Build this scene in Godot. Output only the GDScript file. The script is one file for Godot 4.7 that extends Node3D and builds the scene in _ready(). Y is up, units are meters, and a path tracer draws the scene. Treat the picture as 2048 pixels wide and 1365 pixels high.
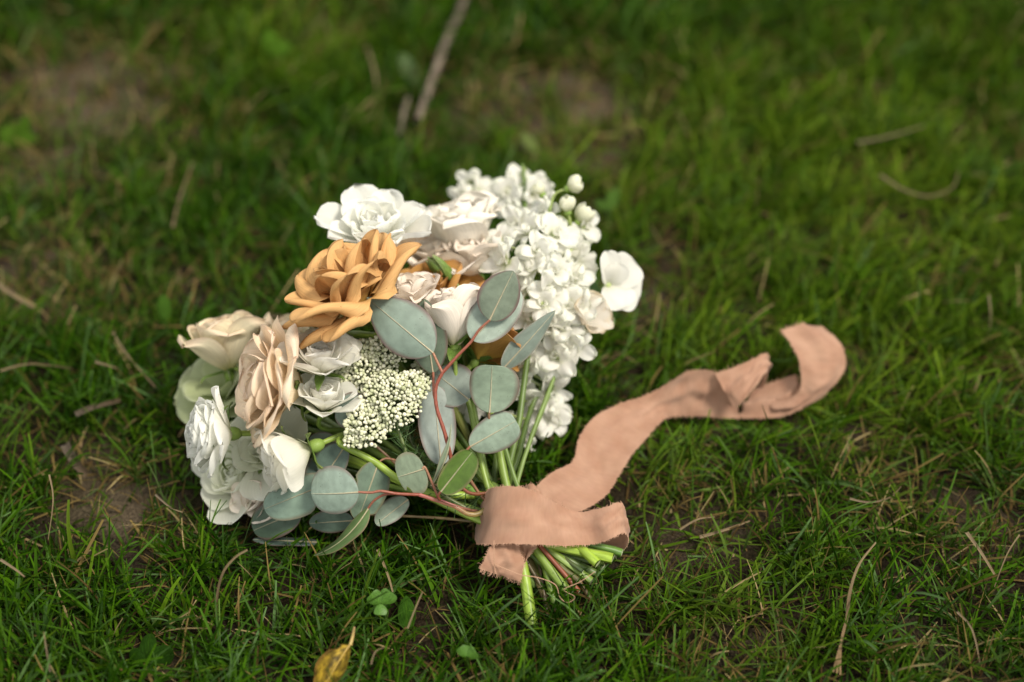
extends Node3D
# A tied bouquet lying on a mown lawn. Metres, y up; the middle of the picture meets the ground at the origin.

var rng := RandomNumberGenerator.new()
var counts := {}
var M := {}
var meshes := {}
const CELL := 0.005
const SIDE := 280
var ceiling_of_cell := PackedFloat32Array()   # how high grass can stand under what lies on it
const EYE := Vector3(0, 0.8, 0.8885)


func _ready() -> void:
	var cam := Camera3D.new()
	cam.name = "camera"
	var lens := CameraAttributesPhysical.new()
	lens.frustum_focal_length = 50.0
	lens.frustum_focus_distance = 0.99
	lens.frustum_near = 0.05
	lens.frustum_far = 200.0
	lens.exposure_aperture = 2.0
	cam.attributes = lens
	cam.fov = 26.99
	cam.near = 0.05
	cam.far = 200.0
	cam.position = EYE
	cam.rotation_degrees = Vector3(-42, 0, 0)
	add_child(cam)
	cam.current = true

	var sky := ProceduralSkyMaterial.new()
	sky.sky_top_color = Color(1.0, 1.0, 0.99)
	sky.sky_horizon_color = Color(0.76, 0.77, 0.71)
	sky.sky_curve = 0.12
	sky.ground_bottom_color = Color(0.12, 0.15, 0.08)
	sky.ground_horizon_color = Color(0.30, 0.34, 0.25)
	sky.sun_angle_max = 30.0
	var env := Environment.new()
	env.background_mode = Environment.BG_SKY
	env.sky = Sky.new()
	env.sky.sky_material = sky
	env.background_energy_multiplier = 0.76
	env.tonemap_mode = Environment.TONE_MAPPER_LINEAR
	env.tonemap_exposure = 1.46
	env.sdfgi_enabled = true
	env.ssao_enabled = true
	env.ssil_enabled = true
	var we := WorldEnvironment.new()
	we.name = "environment"
	we.environment = env
	add_child(we)

	var sun := DirectionalLight3D.new()
	sun.name = "sun"
	sun.light_color = Color(1.0, 0.965, 0.91)
	sun.light_energy = 0.9
	sun.light_angular_distance = 16.0
	sun.shadow_enabled = true
	sun.rotation_degrees = Vector3(-58, 68, 0)
	add_child(sun)

	rng.seed = 20240611
	ceiling_of_cell.resize(SIDE * SIDE)
	ceiling_of_cell.fill(9.0)
	make_materials()
	build_ground()
	build_flowers()
	build_foliage()
	build_ribbon()
	build_litter()
	build_grass()


# ---------------------------------------------------------------- naming
func called(kind: String) -> String:
	counts[kind] = counts.get(kind, 0) + 1
	return kind if counts[kind] == 1 else "%s_%03d" % [kind, counts[kind] - 1]


func tag(o: Node, label: String, category := "", group := "", kind := "") -> void:
	if label: o.set_meta("label", label)
	if category: o.set_meta("category", category)
	if group: o.set_meta("group", group)
	if kind: o.set_meta("kind", kind)


func thing(kind: String, at: Vector3, label: String, category: String, group := "") -> Node3D:
	var o := Node3D.new()
	o.name = called(kind)
	o.position = at
	add_child(o)
	tag(o, label, category, group)
	return o


func part(kind: String, mesh: Mesh, mat: Material, parent: Node, t := Transform3D()) -> MeshInstance3D:
	var o := MeshInstance3D.new()
	o.name = kind
	o.mesh = mesh
	o.material_override = mat
	o.transform = t
	parent.add_child(o, true)
	return o


func cap(c: Vector3, r: float) -> void:
	var half := SIDE * CELL / 2
	for i in range(int((c.x - r + half) / CELL), int((c.x + r + half) / CELL) + 1):
		for j in range(int((c.z - r + half) / CELL), int((c.z + r + half) / CELL) + 1):
			if i < 0 or j < 0 or i >= SIDE or j >= SIDE: continue
			var dx := (i + 0.5) * CELL - half - c.x
			var dz := (j + 0.5) * CELL - half - c.z
			var q := r * r - dx * dx - dz * dz
			if q <= 0: continue
			ceiling_of_cell[i * SIDE + j] = minf(ceiling_of_cell[i * SIDE + j], c.y - sqrt(q))


func ceiling_at(x: float, z: float) -> float:
	var half := SIDE * CELL / 2
	var i := int((x + half) / CELL)
	var j := int((z + half) / CELL)
	if i < 0 or j < 0 or i >= SIDE or j >= SIDE: return 9.0
	return ceiling_of_cell[i * SIDE + j]


# ---------------------------------------------------------------- shapes
func sheet(P: PackedVector3Array, nu: int, nv: int, C := PackedColorArray()) -> ArrayMesh:
	var N := PackedVector3Array()
	N.resize(P.size())
	var U := PackedVector2Array()
	U.resize(P.size())
	var I := PackedInt32Array()
	for j in nv:
		for i in nu:
			U[j * nu + i] = Vector2(float(i) / (nu - 1), float(j) / (nv - 1))
	for j in nv - 1:
		for i in nu - 1:
			var a := j * nu + i
			var b := a + 1
			var c := a + nu
			var d := c + 1
			var n1 := (P[b] - P[a]).cross(P[c] - P[a])
			var n2 := (P[d] - P[b]).cross(P[c] - P[b])
			I.append_array([a, c, b, b, c, d])
			N[a] += n1; N[b] += n1 + n2; N[c] += n1 + n2; N[d] += n2
	for i in N.size():
		N[i] = N[i].normalized() if N[i].length_squared() > 1e-24 else Vector3.UP
	return commit(P, N, U, I, C)


func commit(P: PackedVector3Array, N: PackedVector3Array, U: PackedVector2Array, I: PackedInt32Array, C: PackedColorArray) -> ArrayMesh:
	var A := []
	A.resize(Mesh.ARRAY_MAX)
	A[Mesh.ARRAY_VERTEX] = P
	A[Mesh.ARRAY_NORMAL] = N
	A[Mesh.ARRAY_TEX_UV] = U
	A[Mesh.ARRAY_INDEX] = I
	if C.size() == P.size(): A[Mesh.ARRAY_COLOR] = C
	var m := ArrayMesh.new()
	m.add_surface_from_arrays(Mesh.PRIMITIVE_TRIANGLES, A)
	return m


func spline(K: Array, n: int) -> PackedVector3Array:
	var out := PackedVector3Array()
	for i in n:
		var s := float(i) / (n - 1) * (K.size() - 1)
		var k := mini(int(s), K.size() - 2)
		var f := s - k
		var a: Vector3 = K[maxi(k - 1, 0)]
		var b: Vector3 = K[k]
		var c: Vector3 = K[k + 1]
		var d: Vector3 = K[mini(k + 2, K.size() - 1)]
		out.append(b.cubic_interpolate(c, a, d, f))
	return out


func tube(K: Array, r0: float, r1: float, n: int, c0: Color, c1: Color, sides := 6, wobble := 0.0) -> ArrayMesh:
	var L := spline(K, n)
	var P := PackedVector3Array()
	var C := PackedColorArray()
	var up := Vector3(0.31, 0.87, 0.38)
	for i in n:
		var t := (L[mini(i + 1, n - 1)] - L[maxi(i - 1, 0)]).normalized()
		var x := t.cross(up).normalized()
		up = x.cross(t).normalized()
		var f := float(i) / (n - 1)
		var r := lerpf(r0, r1, f) * (1.0 + wobble * sin(i * 2.1 + r0 * 9000.0))
		for k in sides + 1:
			var a := TAU * k / sides
			P.append(L[i] + (x * cos(a) + up * sin(a)) * r)
			C.append(c0.lerp(c1, f))
	return sheet(P, sides + 1, n, C)


func disc(at: Vector3, axis: Vector3, r: float, rim: Color, mid: Color) -> ArrayMesh:
	var x := axis.cross(Vector3(0.3, 0.9, 0.2)).normalized()
	var y := axis.cross(x).normalized()
	var P := PackedVector3Array()
	var C := PackedColorArray()
	for ring in 3:
		for k in 9:
			var a := TAU * k / 8
			P.append(at + (x * cos(a) + y * sin(a)) * r * [1.0, 0.72, 0.02][ring] + axis * r * [0.0, 0.06, -0.05][ring])
			C.append([rim, mid, mid][ring])
	return sheet(P, 9, 3, C)


func ss(a: float, b: float, x: float) -> float:
	return smoothstep(a, b, x)


func mix2(v, t: float) -> float:
	return lerpf(v[0], v[1], t) if v is Array else float(v)


# A petal: base at the origin, +y along the flower's axis, leaning to +z. Angles in degrees.
func petal_mesh(k: Dictionary, t: float, variant: int, nu := 9, nv := 10) -> ArrayMesh:
	var r := RandomNumberGenerator.new()
	r.seed = hash(k.name) + variant * 7919 + int(t * 1000)
	var L := mix2(k.L, t) * r.randf_range(0.94, 1.06)
	var W := mix2(k.W, t) * 0.5 * r.randf_range(0.92, 1.08)
	var a0 := deg_to_rad(mix2(k.a0, t))
	var a1 := deg_to_rad(mix2(k.a1, t) + r.randf_range(-6, 6))
	var cup := deg_to_rad(mix2(k.cup, t)) * r.randf_range(0.85, 1.15)
	var roll := deg_to_rad(mix2(k.roll, t))
	var tip := deg_to_rad(mix2(k.tip, t)) * r.randf_range(0.6, 1.4)
	var ruf := mix2(k.ruf, t)
	var vm := mix2(k.get("vm", 0.62), t)
	var pw := mix2(k.get("pw", 2.0), t)
	var b0 := mix2(k.get("b0", 0.2), t)
	var notch: float = k.get("notch", 0.0)
	var ph := r.randf() * TAU
	var fr := r.randf_range(4.0, 7.0)
	var side := [roll * r.randf_range(0.5, 1.4), roll * r.randf_range(0.5, 1.4)]
	var P := PackedVector3Array()
	var C := PackedColorArray()
	var cy := 0.0
	var cz := 0.0
	var lv := 0.0
	for j in nv:
		var v := 1.0 - pow(1.0 - float(j) / (nv - 1), 1.6)
		var vc := (v + lv) / 2
		var phi := lerpf(a0, a1, pow(vc, 1.2)) + tip * ss(0.62, 1.0, vc)
		cy += cos(phi) * (v - lv) * L
		cz += sin(phi) * (v - lv) * L
		lv = v
		phi = lerpf(a0, a1, pow(v, 1.2)) + tip * ss(0.62, 1.0, v)
		var nrm := Vector3(0, -sin(phi), cos(phi))
		var w := W * (b0 + (1.0 - b0) * pow(sin(minf(v / vm, 1.0) * PI / 2), 0.9))
		if v > vm: w *= pow(maxf(0.0, 1.0 - pow((v - vm) / (1.0 - vm), pw)), 0.5)
		w = maxf(w, W * 0.02)
		var row := []
		row.resize(nu)
		var half := (nu - 1) / 2
		for sgn in [-1, 1]:
			var x := 0.0
			var n := 0.0
			for i in half + 1:
				var u := float(i) / half
				if i > 0:
					var um := u - 0.5 / half
					var psi: float = cup * um - side[0 if sgn < 0 else 1] * ss(0.36, 1.0, um) * ss(0.12, 0.6, v)
					x += cos(psi) / half
					n += sin(psi) / half
				var wave := ruf * L * v * v * (sin(sgn * u * fr + ph + v * 2.0) * (0.35 + 0.65 * u) + 0.35 * sin(sgn * u * fr * 2.7 + ph * 2.0) * u)
				var drop := -notch * L * exp(-u * u * 30.0) * ss(0.75, 1.0, v)
				var t_dir := Vector3(0, cos(phi), sin(phi))
				row[half + sgn * i] = Vector3(sgn * x * w, cy, cz) - nrm * (n * w) + nrm * wave + t_dir * (drop + ruf * 0.5 * L * v * sin(sgn * u * fr * 1.7 + ph * 3.0))
		for i in nu:
			P.append(row[i])
			var e := absf(i - half) / float(half)
			var c: Color = k.base.lerp(k.body, ss(0.02, 0.42, v + 0.1 * e))
			c = c.lerp(k.edge, clampf(ss(0.86, 1.0, v) * 0.8 + ss(0.8, 1.0, e) * 0.55 * ss(0.3, 0.7, v), 0, 1))
			C.append(c)
	return sheet(P, nu, nv, C)


func kind_mesh(k: Dictionary, t: float, variant: int) -> ArrayMesh:
	var steps: int = k.get("steps", 6)
	var q := roundf(t * steps) / steps
	var key := "%s/%.3f/%d" % [k.name, q, variant]
	if not meshes.has(key): meshes[key] = petal_mesh(k, q, variant, k.get("nu", 9), k.get("nv", 10))
	return meshes[key]


func frame(at: Vector3, axis: Vector3, spin := 0.0) -> Transform3D:
	var y := axis.normalized()
	var x := y.cross(Vector3(0.12, 0.2, 0.97)).normalized()
	return Transform3D(Basis(x, y, x.cross(y)) * Basis(Vector3.UP, spin), at)


# Petals on a spiral round X's y axis, the inner ones first.
func bloom(root: Node3D, X: Transform3D, k: Dictionary, n: int, size := 1.0, from := 0.0, word := "petal") -> void:
	var az := rng.randf() * TAU
	for i in n:
		var t := lerpf(from, 1.0, pow(float(i) / maxf(1, n - 1), k.get("spread", 1.0)))
		az += 2.39996 + rng.randf_range(-0.25, 0.25)
		var b: Basis = X.basis * Basis(Vector3.UP, az) * Basis(Vector3.RIGHT, deg_to_rad(rng.randf_range(-5, 5))) * Basis(Vector3.BACK, deg_to_rad(rng.randf_range(-7, 7)))
		var off: Vector3 = X.basis * (Basis(Vector3.UP, az) * Vector3(0, mix2(k.get("y", 0.0), t), mix2(k.get("r", 0.002), t))) * size
		part(word, kind_mesh(k, t, i % 3), k.mat, root, Transform3D(b.scaled_local(Vector3.ONE * size * rng.randf_range(0.93, 1.07)), X.origin + off))


func ball(root: Node3D, word: String, X: Transform3D, rx: float, ry: float, mat: Material) -> void:
	if not meshes.has("ball"):
		var s := SphereMesh.new()
		s.radius = 1.0; s.height = 2.0; s.radial_segments = 10; s.rings = 6
		meshes["ball"] = s
	part(word, meshes["ball"], mat, root, X * Transform3D(Basis.from_scale(Vector3(rx, ry, rx)), Vector3.ZERO))


# The stalk of a flower: from its head through the tie to its cut end. All points in the world.
func stalk(root: Node3D, K: Array, r: float, c0: Color, c1: Color, cut := true) -> void:
	var o := root.position
	var Q := []
	for p in K: Q.append(p - o)
	var n := Q.size() * 7
	var s := part("stem", tube(Q, r * 0.6, r * 1.12, n, c0, c1, 8, 0.03), M.stem, root)
	if cut:
		var e: Vector3 = Q[-1]
		var d: Vector3 = (Q[-1] - Q[-2]).normalized()
		part("cut_end", disc(e + d * 0.0004, (d + Vector3(rng.randf_range(-.3, .3), rng.randf_range(-.2, .4), rng.randf_range(-.3, .3))).normalized(), r * 1.1, c1, Color(0.62, 0.66, 0.42)), M.stem, s)


# ---------------------------------------------------------------- materials
func grain(w: int, h: int, fx: float, fy: float, lo: float, hi: float, s: int, specks := 0, tint := Color(1, 1, 1)) -> ImageTexture:
	var nz := FastNoiseLite.new()
	nz.seed = s
	nz.frequency = 1.0
	nz.fractal_octaves = 3
	var im := Image.create_empty(w, h, false, Image.FORMAT_RGB8)
	for y in h:
		for x in w:
			var g := clampf(0.5 + nz.get_noise_2d(x * fx / w, y * fy / h) * 0.9, 0, 1)
			var v := lerpf(lo, hi, g)
			im.set_pixel(x, y, Color(v, v, v))
	var r := RandomNumberGenerator.new()
	r.seed = s + 5
	for i in specks:
		var p := Vector2i(r.randi() % w, r.randi() % h)
		var c := tint * r.randf_range(0.55, 1.0)
		im.fill_rect(Rect2i(p, Vector2i(1 + r.randi() % 2, 1 + r.randi() % 2)), c)
	return ImageTexture.create_from_image(im)


func mat(rough: float, back := 0.0, tex: Texture2D = null, bump := 0.0, spec := 0.5) -> StandardMaterial3D:
	var m := StandardMaterial3D.new()
	m.vertex_color_use_as_albedo = true
	m.roughness = rough
	m.metallic_specular = spec
	m.cull_mode = BaseMaterial3D.CULL_DISABLED
	if back > 0:
		m.backlight_enabled = true
		m.backlight = Color(back, back, back).linear_to_srgb()
	if tex:
		m.albedo_texture = tex
		if bump > 0:
			m.heightmap_enabled = true
			m.heightmap_texture = tex
			m.heightmap_scale = bump
	return m


func make_materials() -> void:
	var veins := grain(256, 128, 40, 2.2, 0.93, 1.0, 3)
	M.petal = mat(0.62, 0.4, veins, 0.008, 0.3)
	M.thin_petal = mat(0.6, 0.95, grain(256, 128, 38, 2.0, 0.965, 1.0, 8), 0.008, 0.3)
	M.caramel = mat(0.66, 0.3, grain(256, 256, 50, 5, 0.91, 1.0, 13, 60, Color(0.85, 0.72, 0.6)), 0.006, 0.25)
	M.leaf = mat(0.5, 0.12, grain(256, 256, 5, 9, 0.91, 1.0, 21, 170, Color(0.88, 0.87, 0.82)), 0.008, 0.45)
	M.green = mat(0.48, 0.25, grain(128, 128, 14, 6, 0.75, 1.0, 31), 0.02, 0.45)
	M.stem = mat(0.42, 0.0, grain(64, 256, 7, 14, 0.80, 1.0, 41, 24, Color(0.8, 0.8, 0.7)), 0.02, 0.5)
	M.bud = mat(0.7, 0.15)
	M.silk = mat(0.78, 0.5, grain(512, 512, 3, 70, 0.965, 1.0, 51), 0.0, 0.15)
	M.silk.rim_enabled = true
	M.silk.rim = 0.35
	M.thread = mat(0.85, 0.3)
	M.grass = mat(0.5, 0.32, null, 0.0, 0.1)
	M.straw = mat(0.75, 0.25, grain(64, 128, 16, 4, 0.7, 1.0, 61), 0.02, 0.3)
	M.old_leaf = mat(0.55, 0.25, grain(128, 128, 5, 7, 0.42, 1.0, 81, 70, Color(0.55, 0.36, 0.2)), 0.02, 0.4)
	M.weed = mat(0.75, 0.25, grain(128, 128, 14, 6, 0.75, 1.0, 33), 0.02, 0.12)
	M.bark = mat(0.9, 0.0, grain(64, 256, 8, 9, 0.55, 1.0, 71), 0.1, 0.2)


# ---------------------------------------------------------------- flowers
# bundle: where the stalks cross under the ribbon; each takes a place of its own there
var tied := 0
func tie() -> Vector3:
	tied += 1
	var a := tied * 2.39996
	var r := 0.0165 * sqrt(fmod(tied * 0.377, 1.0))
	return Vector3(-0.0007, 0.0355, 0.2259) + Vector3(0.55, 0.30, -0.75).normalized() * r * cos(a) + Vector3(0.1, 0.9, 0.4).normalized() * r * 0.75 * sin(a)


func flower(kind: String, label: String, category: String, group: String, at: Vector3, axis: Vector3, k: Dictionary, n: int, size: float, via: Array, end: Vector3, r: float, c0: Color, c1: Color, reach: float, from := 0.0) -> Node3D:
	var root := thing(kind, at, label, category, group)
	var X := frame(Vector3.ZERO, axis, rng.randf() * TAU)
	bloom(root, X, k, n, size, from)
	var sep: int = k.get("sepals", 5)
	if sep > 0:
		ball(root, "calyx", X * Transform3D(Basis(), Vector3(0, -0.003 * size, 0)), 0.0046 * size, 0.0062 * size, M.hip)
		for i in sep:
			var b := X.basis * Basis(Vector3.UP, TAU * i / sep + rng.randf_range(-.2, .2)) * Basis(Vector3.RIGHT, deg_to_rad(rng.randf_range(-20, 35)))
			part("sepal", kind_mesh(S.sepal, 0.5, i % 3), M.green, root, Transform3D(b.scaled_local(Vector3.ONE * size), X.origin))
	var K := [at - axis.normalized() * 0.002, at - axis.normalized() * 0.022 * size]
	K.append_array(via)
	K.append(tie())
	K.append(end)
	stalk(root, K, r, c0, c1)
	cap(at + axis.normalized() * reach * 0.5, reach)
	return root


var S := {}
func kinds() -> void:
	M.hip = mat(0.5, 0.0, null, 0.0, 0.4)
	M.hip.vertex_color_use_as_albedo = false
	M.hip.albedo_color = Color(0.20, 0.30, 0.06).linear_to_srgb()
	S.sepal = {"name": "sepal", "L": 0.024, "W": 0.009, "a0": 75, "a1": 55, "cup": 30, "roll": 0, "tip": 60, "ruf": 0.03, "vm": 0.35, "pw": 1.0, "b0": 0.7, "nu": 5, "nv": 8,
		"base": Color(0.22, 0.33, 0.08), "body": Color(0.16, 0.27, 0.05), "edge": Color(0.20, 0.24, 0.07)}
	S.caramel = {"name": "caramel", "mat": M.caramel, "L": [0.034, 0.062], "W": [0.034, 0.072], "a0": [0, 50], "a1": [2, 62], "cup": [170, 45], "roll": [30, 310], "tip": [0, 26], "ruf": [0.010, 0.012], "vm": [0.64, 0.50], "pw": [2.4, 1.3],
		"y": [0.014, 0.0], "r": [0.0005, 0.003], "steps": 7, "nu": 19, "nv": 16, "spread": 0.7, "base": Color(0.76, 0.48, 0.09), "body": Color(0.70, 0.415, 0.17), "edge": Color(0.60, 0.355, 0.15)}
	S.brown = S.caramel.duplicate()
	S.brown.merge({"name": "brown", "body": Color(0.56, 0.30, 0.09), "edge": Color(0.48, 0.26, 0.11), "a1": [10, 60], "roll": [20, 120], "pw": [2.0, 1.8], "W": [0.034, 0.062]}, true)
	S.peach = {"name": "peach", "mat": M.petal, "L": [0.028, 0.050], "W": [0.030, 0.066], "a0": [4, 46], "a1": [10, 66], "cup": [130, 30], "roll": [0, 50], "tip": [5, 45], "ruf": [0.04, 0.055], "vm": [0.65, 0.68], "pw": [2.8, 3.2],
		"y": [0.008, 0.0], "r": [0.001, 0.003], "nu": 13, "nv": 12, "spread": 0.8, "base": Color(0.90, 0.68, 0.34), "body": Color(0.95, 0.79, 0.59), "edge": Color(0.86, 0.68, 0.53)}
	S.cream = S.peach.duplicate()
	S.cream.merge({"name": "cream", "L": [0.030, 0.046], "W": [0.028, 0.054], "base": Color(0.60, 0.55, 0.22), "body": Color(0.82, 0.74, 0.53), "edge": Color(0.76, 0.60, 0.44), "cup": [140, 70], "a1": [2, 22], "a0": [4, 56], "ruf": [0.04, 0.075], "tip": [0, 45]}, true)
	S.blush = S.peach.duplicate()
	S.blush.merge({"name": "blush", "mat": M.petal, "L": [0.016, 0.032], "W": [0.016, 0.036], "base": Color(0.74, 0.66, 0.42), "body": Color(0.92, 0.84, 0.74), "edge": Color(0.90, 0.79, 0.68), "cup": [150, 70], "a0": [4, 55], "a1": [8, 42]}, true)
	S.cupped = S.blush.duplicate()
	S.cupped.merge({"name": "cupped", "L": [0.030, 0.037], "W": [0.020, 0.040], "a0": [4, 44], "a1": [2, 10], "cup": [150, 75], "tip": [0, 25], "roll": [0, 30]}, true)
	S.cup_white = S.cupped.duplicate()
	S.cup_white.merge({"name": "cup_white", "a1": [2, 30], "ruf": [0.05, 0.09], "base": Color(0.8, 0.74, 0.55), "body": Color(0.92, 0.88, 0.79), "edge": Color(0.92, 0.86, 0.77)}, true)
	S.white_rose = S.blush.duplicate()
	S.white_rose.merge({"name": "white_rose", "mat": M.thin_petal, "base": Color(0.70, 0.72, 0.46), "body": Color(0.93, 0.91, 0.82), "edge": Color(0.93, 0.91, 0.84), "L": [0.02, 0.036], "W": [0.02, 0.038], "a1": [8, 34], "tip": [0, 20]}, true)
	S.ranunculus = {"name": "ranunculus", "mat": M.thin_petal, "L": [0.012, 0.034], "W": [0.016, 0.036], "a0": [0, 72], "a1": [-18, 62], "cup": [110, 40], "roll": [0, 10], "tip": [-20, 10], "ruf": [0.02, 0.055], "vm": [0.6, 0.66], "pw": [2.4, 2.6],
		"y": [0.004, 0.0], "r": [0.0, 0.004], "nu": 9, "nv": 9, "steps": 8, "base": Color(0.66, 0.72, 0.42), "body": Color(0.93, 0.93, 0.87), "edge": Color(0.94, 0.94, 0.9)}
	S.blossom = {"name": "blossom", "mat": M.thin_petal, "L": [0.03, 0.04], "W": [0.03, 0.042], "a0": [20, 60], "a1": [40, 80], "cup": [40, 20], "roll": [0, 20], "tip": [0, 20], "ruf": [0.05, 0.07], "vm": 0.66, "pw": 2.6,
		"base": Color(0.62, 0.68, 0.30), "body": Color(0.86, 0.86, 0.78), "edge": Color(0.82, 0.81, 0.76), "y": 0.0, "r": 0.002, "steps": 3}
	S.pale = S.blossom.duplicate()
	S.pale.merge({"name": "pale", "body": Color(0.48, 0.54, 0.30), "edge": Color(0.58, 0.62, 0.42), "base": Color(0.28, 0.38, 0.08)}, true)
	S.larkspur = {"name": "larkspur", "mat": M.thin_petal, "L": [0.010, 0.019], "W": [0.008, 0.0135], "a0": [20, 62], "a1": [35, 84], "cup": [80, 34], "roll": [0, 40], "tip": [0, 30], "ruf": [0.08, 0.13], "vm": 0.62, "pw": 2.4, "notch": 0.04,
		"base": Color(0.60, 0.68, 0.30), "body": Color(0.93, 0.92, 0.86), "edge": Color(0.90, 0.92, 0.80), "y": 0.0, "r": 0.001, "steps": 2, "nu": 7, "nv": 7, "spread": 0.6}


func build_flowers() -> void:
	kinds()
	S.tight_ran = S.ranunculus.duplicate()
	S.tight_ran.merge({"name": "tight_ran", "L": [0.012, 0.030], "W": [0.015, 0.027], "a0": [0, 66], "a1": [-20, 52], "y": [0.011, -0.002], "ruf": [0.03, 0.06]}, true)
	S.open_ran = S.ranunculus.duplicate()
	S.open_ran.merge({"name": "open_ran", "L": [0.018, 0.044], "W": [0.018, 0.034], "a0": [0, 55], "a1": [-5, 72], "ruf": [0.03, 0.06], "pw": [2.4, 3.0]}, true)
	S.low_ran = S.open_ran.duplicate()
	S.low_ran.merge({"name": "low_ran", "ruf": [0.02, 0.03], "W": [0.02, 0.044], "body": Color(0.92, 0.93, 0.80), "base": Color(0.7, 0.76, 0.44), "edge": Color(0.93, 0.94, 0.85)}, true)
	S.soft_ran = S.low_ran.duplicate()
	S.soft_ran.merge({"name": "soft_ran", "base": Color(0.86, 0.85, 0.70), "body": Color(0.94, 0.93, 0.87), "edge": Color(0.94, 0.93, 0.88)}, true)
	var green := Color(0.20, 0.31, 0.05)
	var pale := Color(0.30, 0.42, 0.08)
	var dull := Color(0.12, 0.19, 0.04)
	var red := Color(0.22, 0.07, 0.05)
	var brown := Color(0.16, 0.11, 0.04)
	var g_rose := "roses in the bouquet"
	# caramel roses
	var o := flower("rose", "large caramel rose with rolled pointed petals, highest and sharpest of the roses", "rose", g_rose, Vector3(-0.1045, 0.1446, 0.1276), Vector3(-0.458, 0.825, -0.332), S.caramel, 19, 0.94, [Vector3(-0.1215, 0.1054, 0.1212), Vector3(-0.0713, 0.0414, 0.1654)], Vector3(0.0140, 0.0050, 0.2964), 0.0037, green, Color(0.30, 0.45, 0.05), 0.05)
	S.spike = S.caramel.duplicate()
	S.spike.merge({"name": "spike", "a0": 4, "a1": 14, "L": 0.060, "W": 0.060, "roll": 320, "cup": 15, "tip": 25, "vm": 0.56, "pw": 1.4, "b0": 0.06, "steps": 1}, true)
	for q in [[Vector3(0.464, 0.733, -0.497), 0.94, 0.9], [Vector3(-0.992, 0.067, 0.105), 0.96, 0.95], [Vector3(-0.925, -0.075, 0.372), 0.86, 0.9], [Vector3(-0.463, 0.377, 0.803), 0.86, 0.85], [Vector3(0.123, 0.585, -0.802), 0.98, 0.9]]:
		var y: Vector3 = q[0]
		var away: Vector3 = -Vector3(-0.505, 0.693, -0.515)
		away = (away - y * away.dot(y)).normalized()
		var b := Basis(y.cross(away), y, away)
		part("petal", kind_mesh(S.spike, 1.0, rng.randi() % 3), M.caramel, o, Transform3D(b.scaled_local(Vector3(q[2], q[1], q[2])), y * 0.004))
	flower("rose", "brown caramel rose half hidden behind the largest eucalyptus leaf", "rose", g_rose, Vector3(-0.0607, 0.0992, 0.0864), Vector3(-0.114, 0.975, -0.190), S.brown, 18, 0.8, [Vector3(-0.0462, 0.0582, 0.1301)], Vector3(0.0254, 0.0016, 0.2752), 0.003, green, brown, 0.045)
	flower("rose", "caramel rose seen from below with yellow base, under the crossed eucalyptus leaves", "rose", g_rose, Vector3(-0.0262, 0.0968, 0.1290), Vector3(0.603, 0.514, -0.610), S.brown, 16, 0.72, [Vector3(-0.0177, 0.0819, 0.1491)], Vector3(0.0390, 0.0135, 0.2753), 0.0032, pale, green, 0.045)
	flower("rose", "blurred tan rose behind the white ranunculus at the top", "rose", g_rose, Vector3(-0.0652, 0.0860, 0.0109), Vector3(-0.212, 0.851, -0.481), S.peach, 16, 0.8, [Vector3(-0.0471, 0.0555, 0.1056)], Vector3(0.0214, -0.0017, 0.2647), 0.003, green, dull, 0.045)
	flower("rose", "blurred creamy white rose beside the tan one, below the larkspur tips", "rose", g_rose, Vector3(-0.0344, 0.1092, 0.0303), Vector3(-0.153, 0.903, -0.401), S.cup_white, 20, 1.3, [Vector3(-0.0241, 0.0680, 0.1078)], Vector3(0.0443, 0.0030, 0.2605), 0.003, green, dull, 0.045)
	# peach and cream roses on the left
	flower("rose", "open peach rose with pinkish back petals, facing left, on a reddish stem", "rose", g_rose, Vector3(-0.1482, 0.1037, 0.1645), Vector3(-0.900, 0.373, 0.227), S.peach, 26, 1.0, [Vector3(-0.1221, 0.0995, 0.1601), Vector3(-0.0811, 0.0576, 0.1709)], Vector3(0.0463, 0.0145, 0.2743), 0.0015, red, Color(0.26, 0.07, 0.03), 0.045)
	flower("rose", "pale cream cup shaped rose, blurred, above the peach rose on the left", "rose", g_rose, Vector3(-0.2139, 0.0640, 0.1047), Vector3(-0.120, 0.857, -0.502), S.cream, 16, 1.0, [Vector3(-0.1580, 0.0499, 0.1375)], Vector3(0.0232, 0.0048, 0.2588), 0.003, green, dull, 0.045)
	flower("rose", "blurred beige cream rose between the cream cup and the caramel rose", "rose", g_rose, Vector3(-0.1728, 0.0551, 0.0857), Vector3(-0.217, 0.902, -0.375), S.cream, 14, 0.8, [Vector3(-0.1282, 0.0416, 0.1450)], Vector3(0.0267, 0.0009, 0.2624), 0.003, green, dull, 0.04)
	# spray roses
	var g_spray := "small spray roses in the bouquet"
	flower("spray_rose", "blush spray rose with one large pale petal, beside the largest eucalyptus leaf", "spray rose", g_spray, Vector3(-0.0405, 0.1211, 0.1406), Vector3(-0.051, 0.819, -0.572), S.cupped, 11, 1.1, [Vector3(-0.0319, 0.0862, 0.1587)], Vector3(0.0509, 0.0151, 0.2604), 0.0022, pale, green, 0.03)
	flower("spray_rose", "small blush spray rose between the caramel rose and the brown rose", "spray rose", g_spray, Vector3(-0.0721, 0.1282, 0.1074), Vector3(-0.103, 0.965, -0.242), S.blush, 14, 0.85, [Vector3(-0.0600, 0.0776, 0.1395)], Vector3(0.0336, -0.0003, 0.2702), 0.002, green, dull, 0.025)
	flower("spray_rose", "blurred blush spray rose left of the white larkspur", "spray rose", g_spray, Vector3(-0.0262, 0.1142, 0.0527), Vector3(-0.208, 0.936, -0.283), S.blush, 16, 1.1, [Vector3(-0.0181, 0.0871, 0.1175)], Vector3(0.0477, 0.0064, 0.2601), 0.002, green, dull, 0.03)
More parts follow.
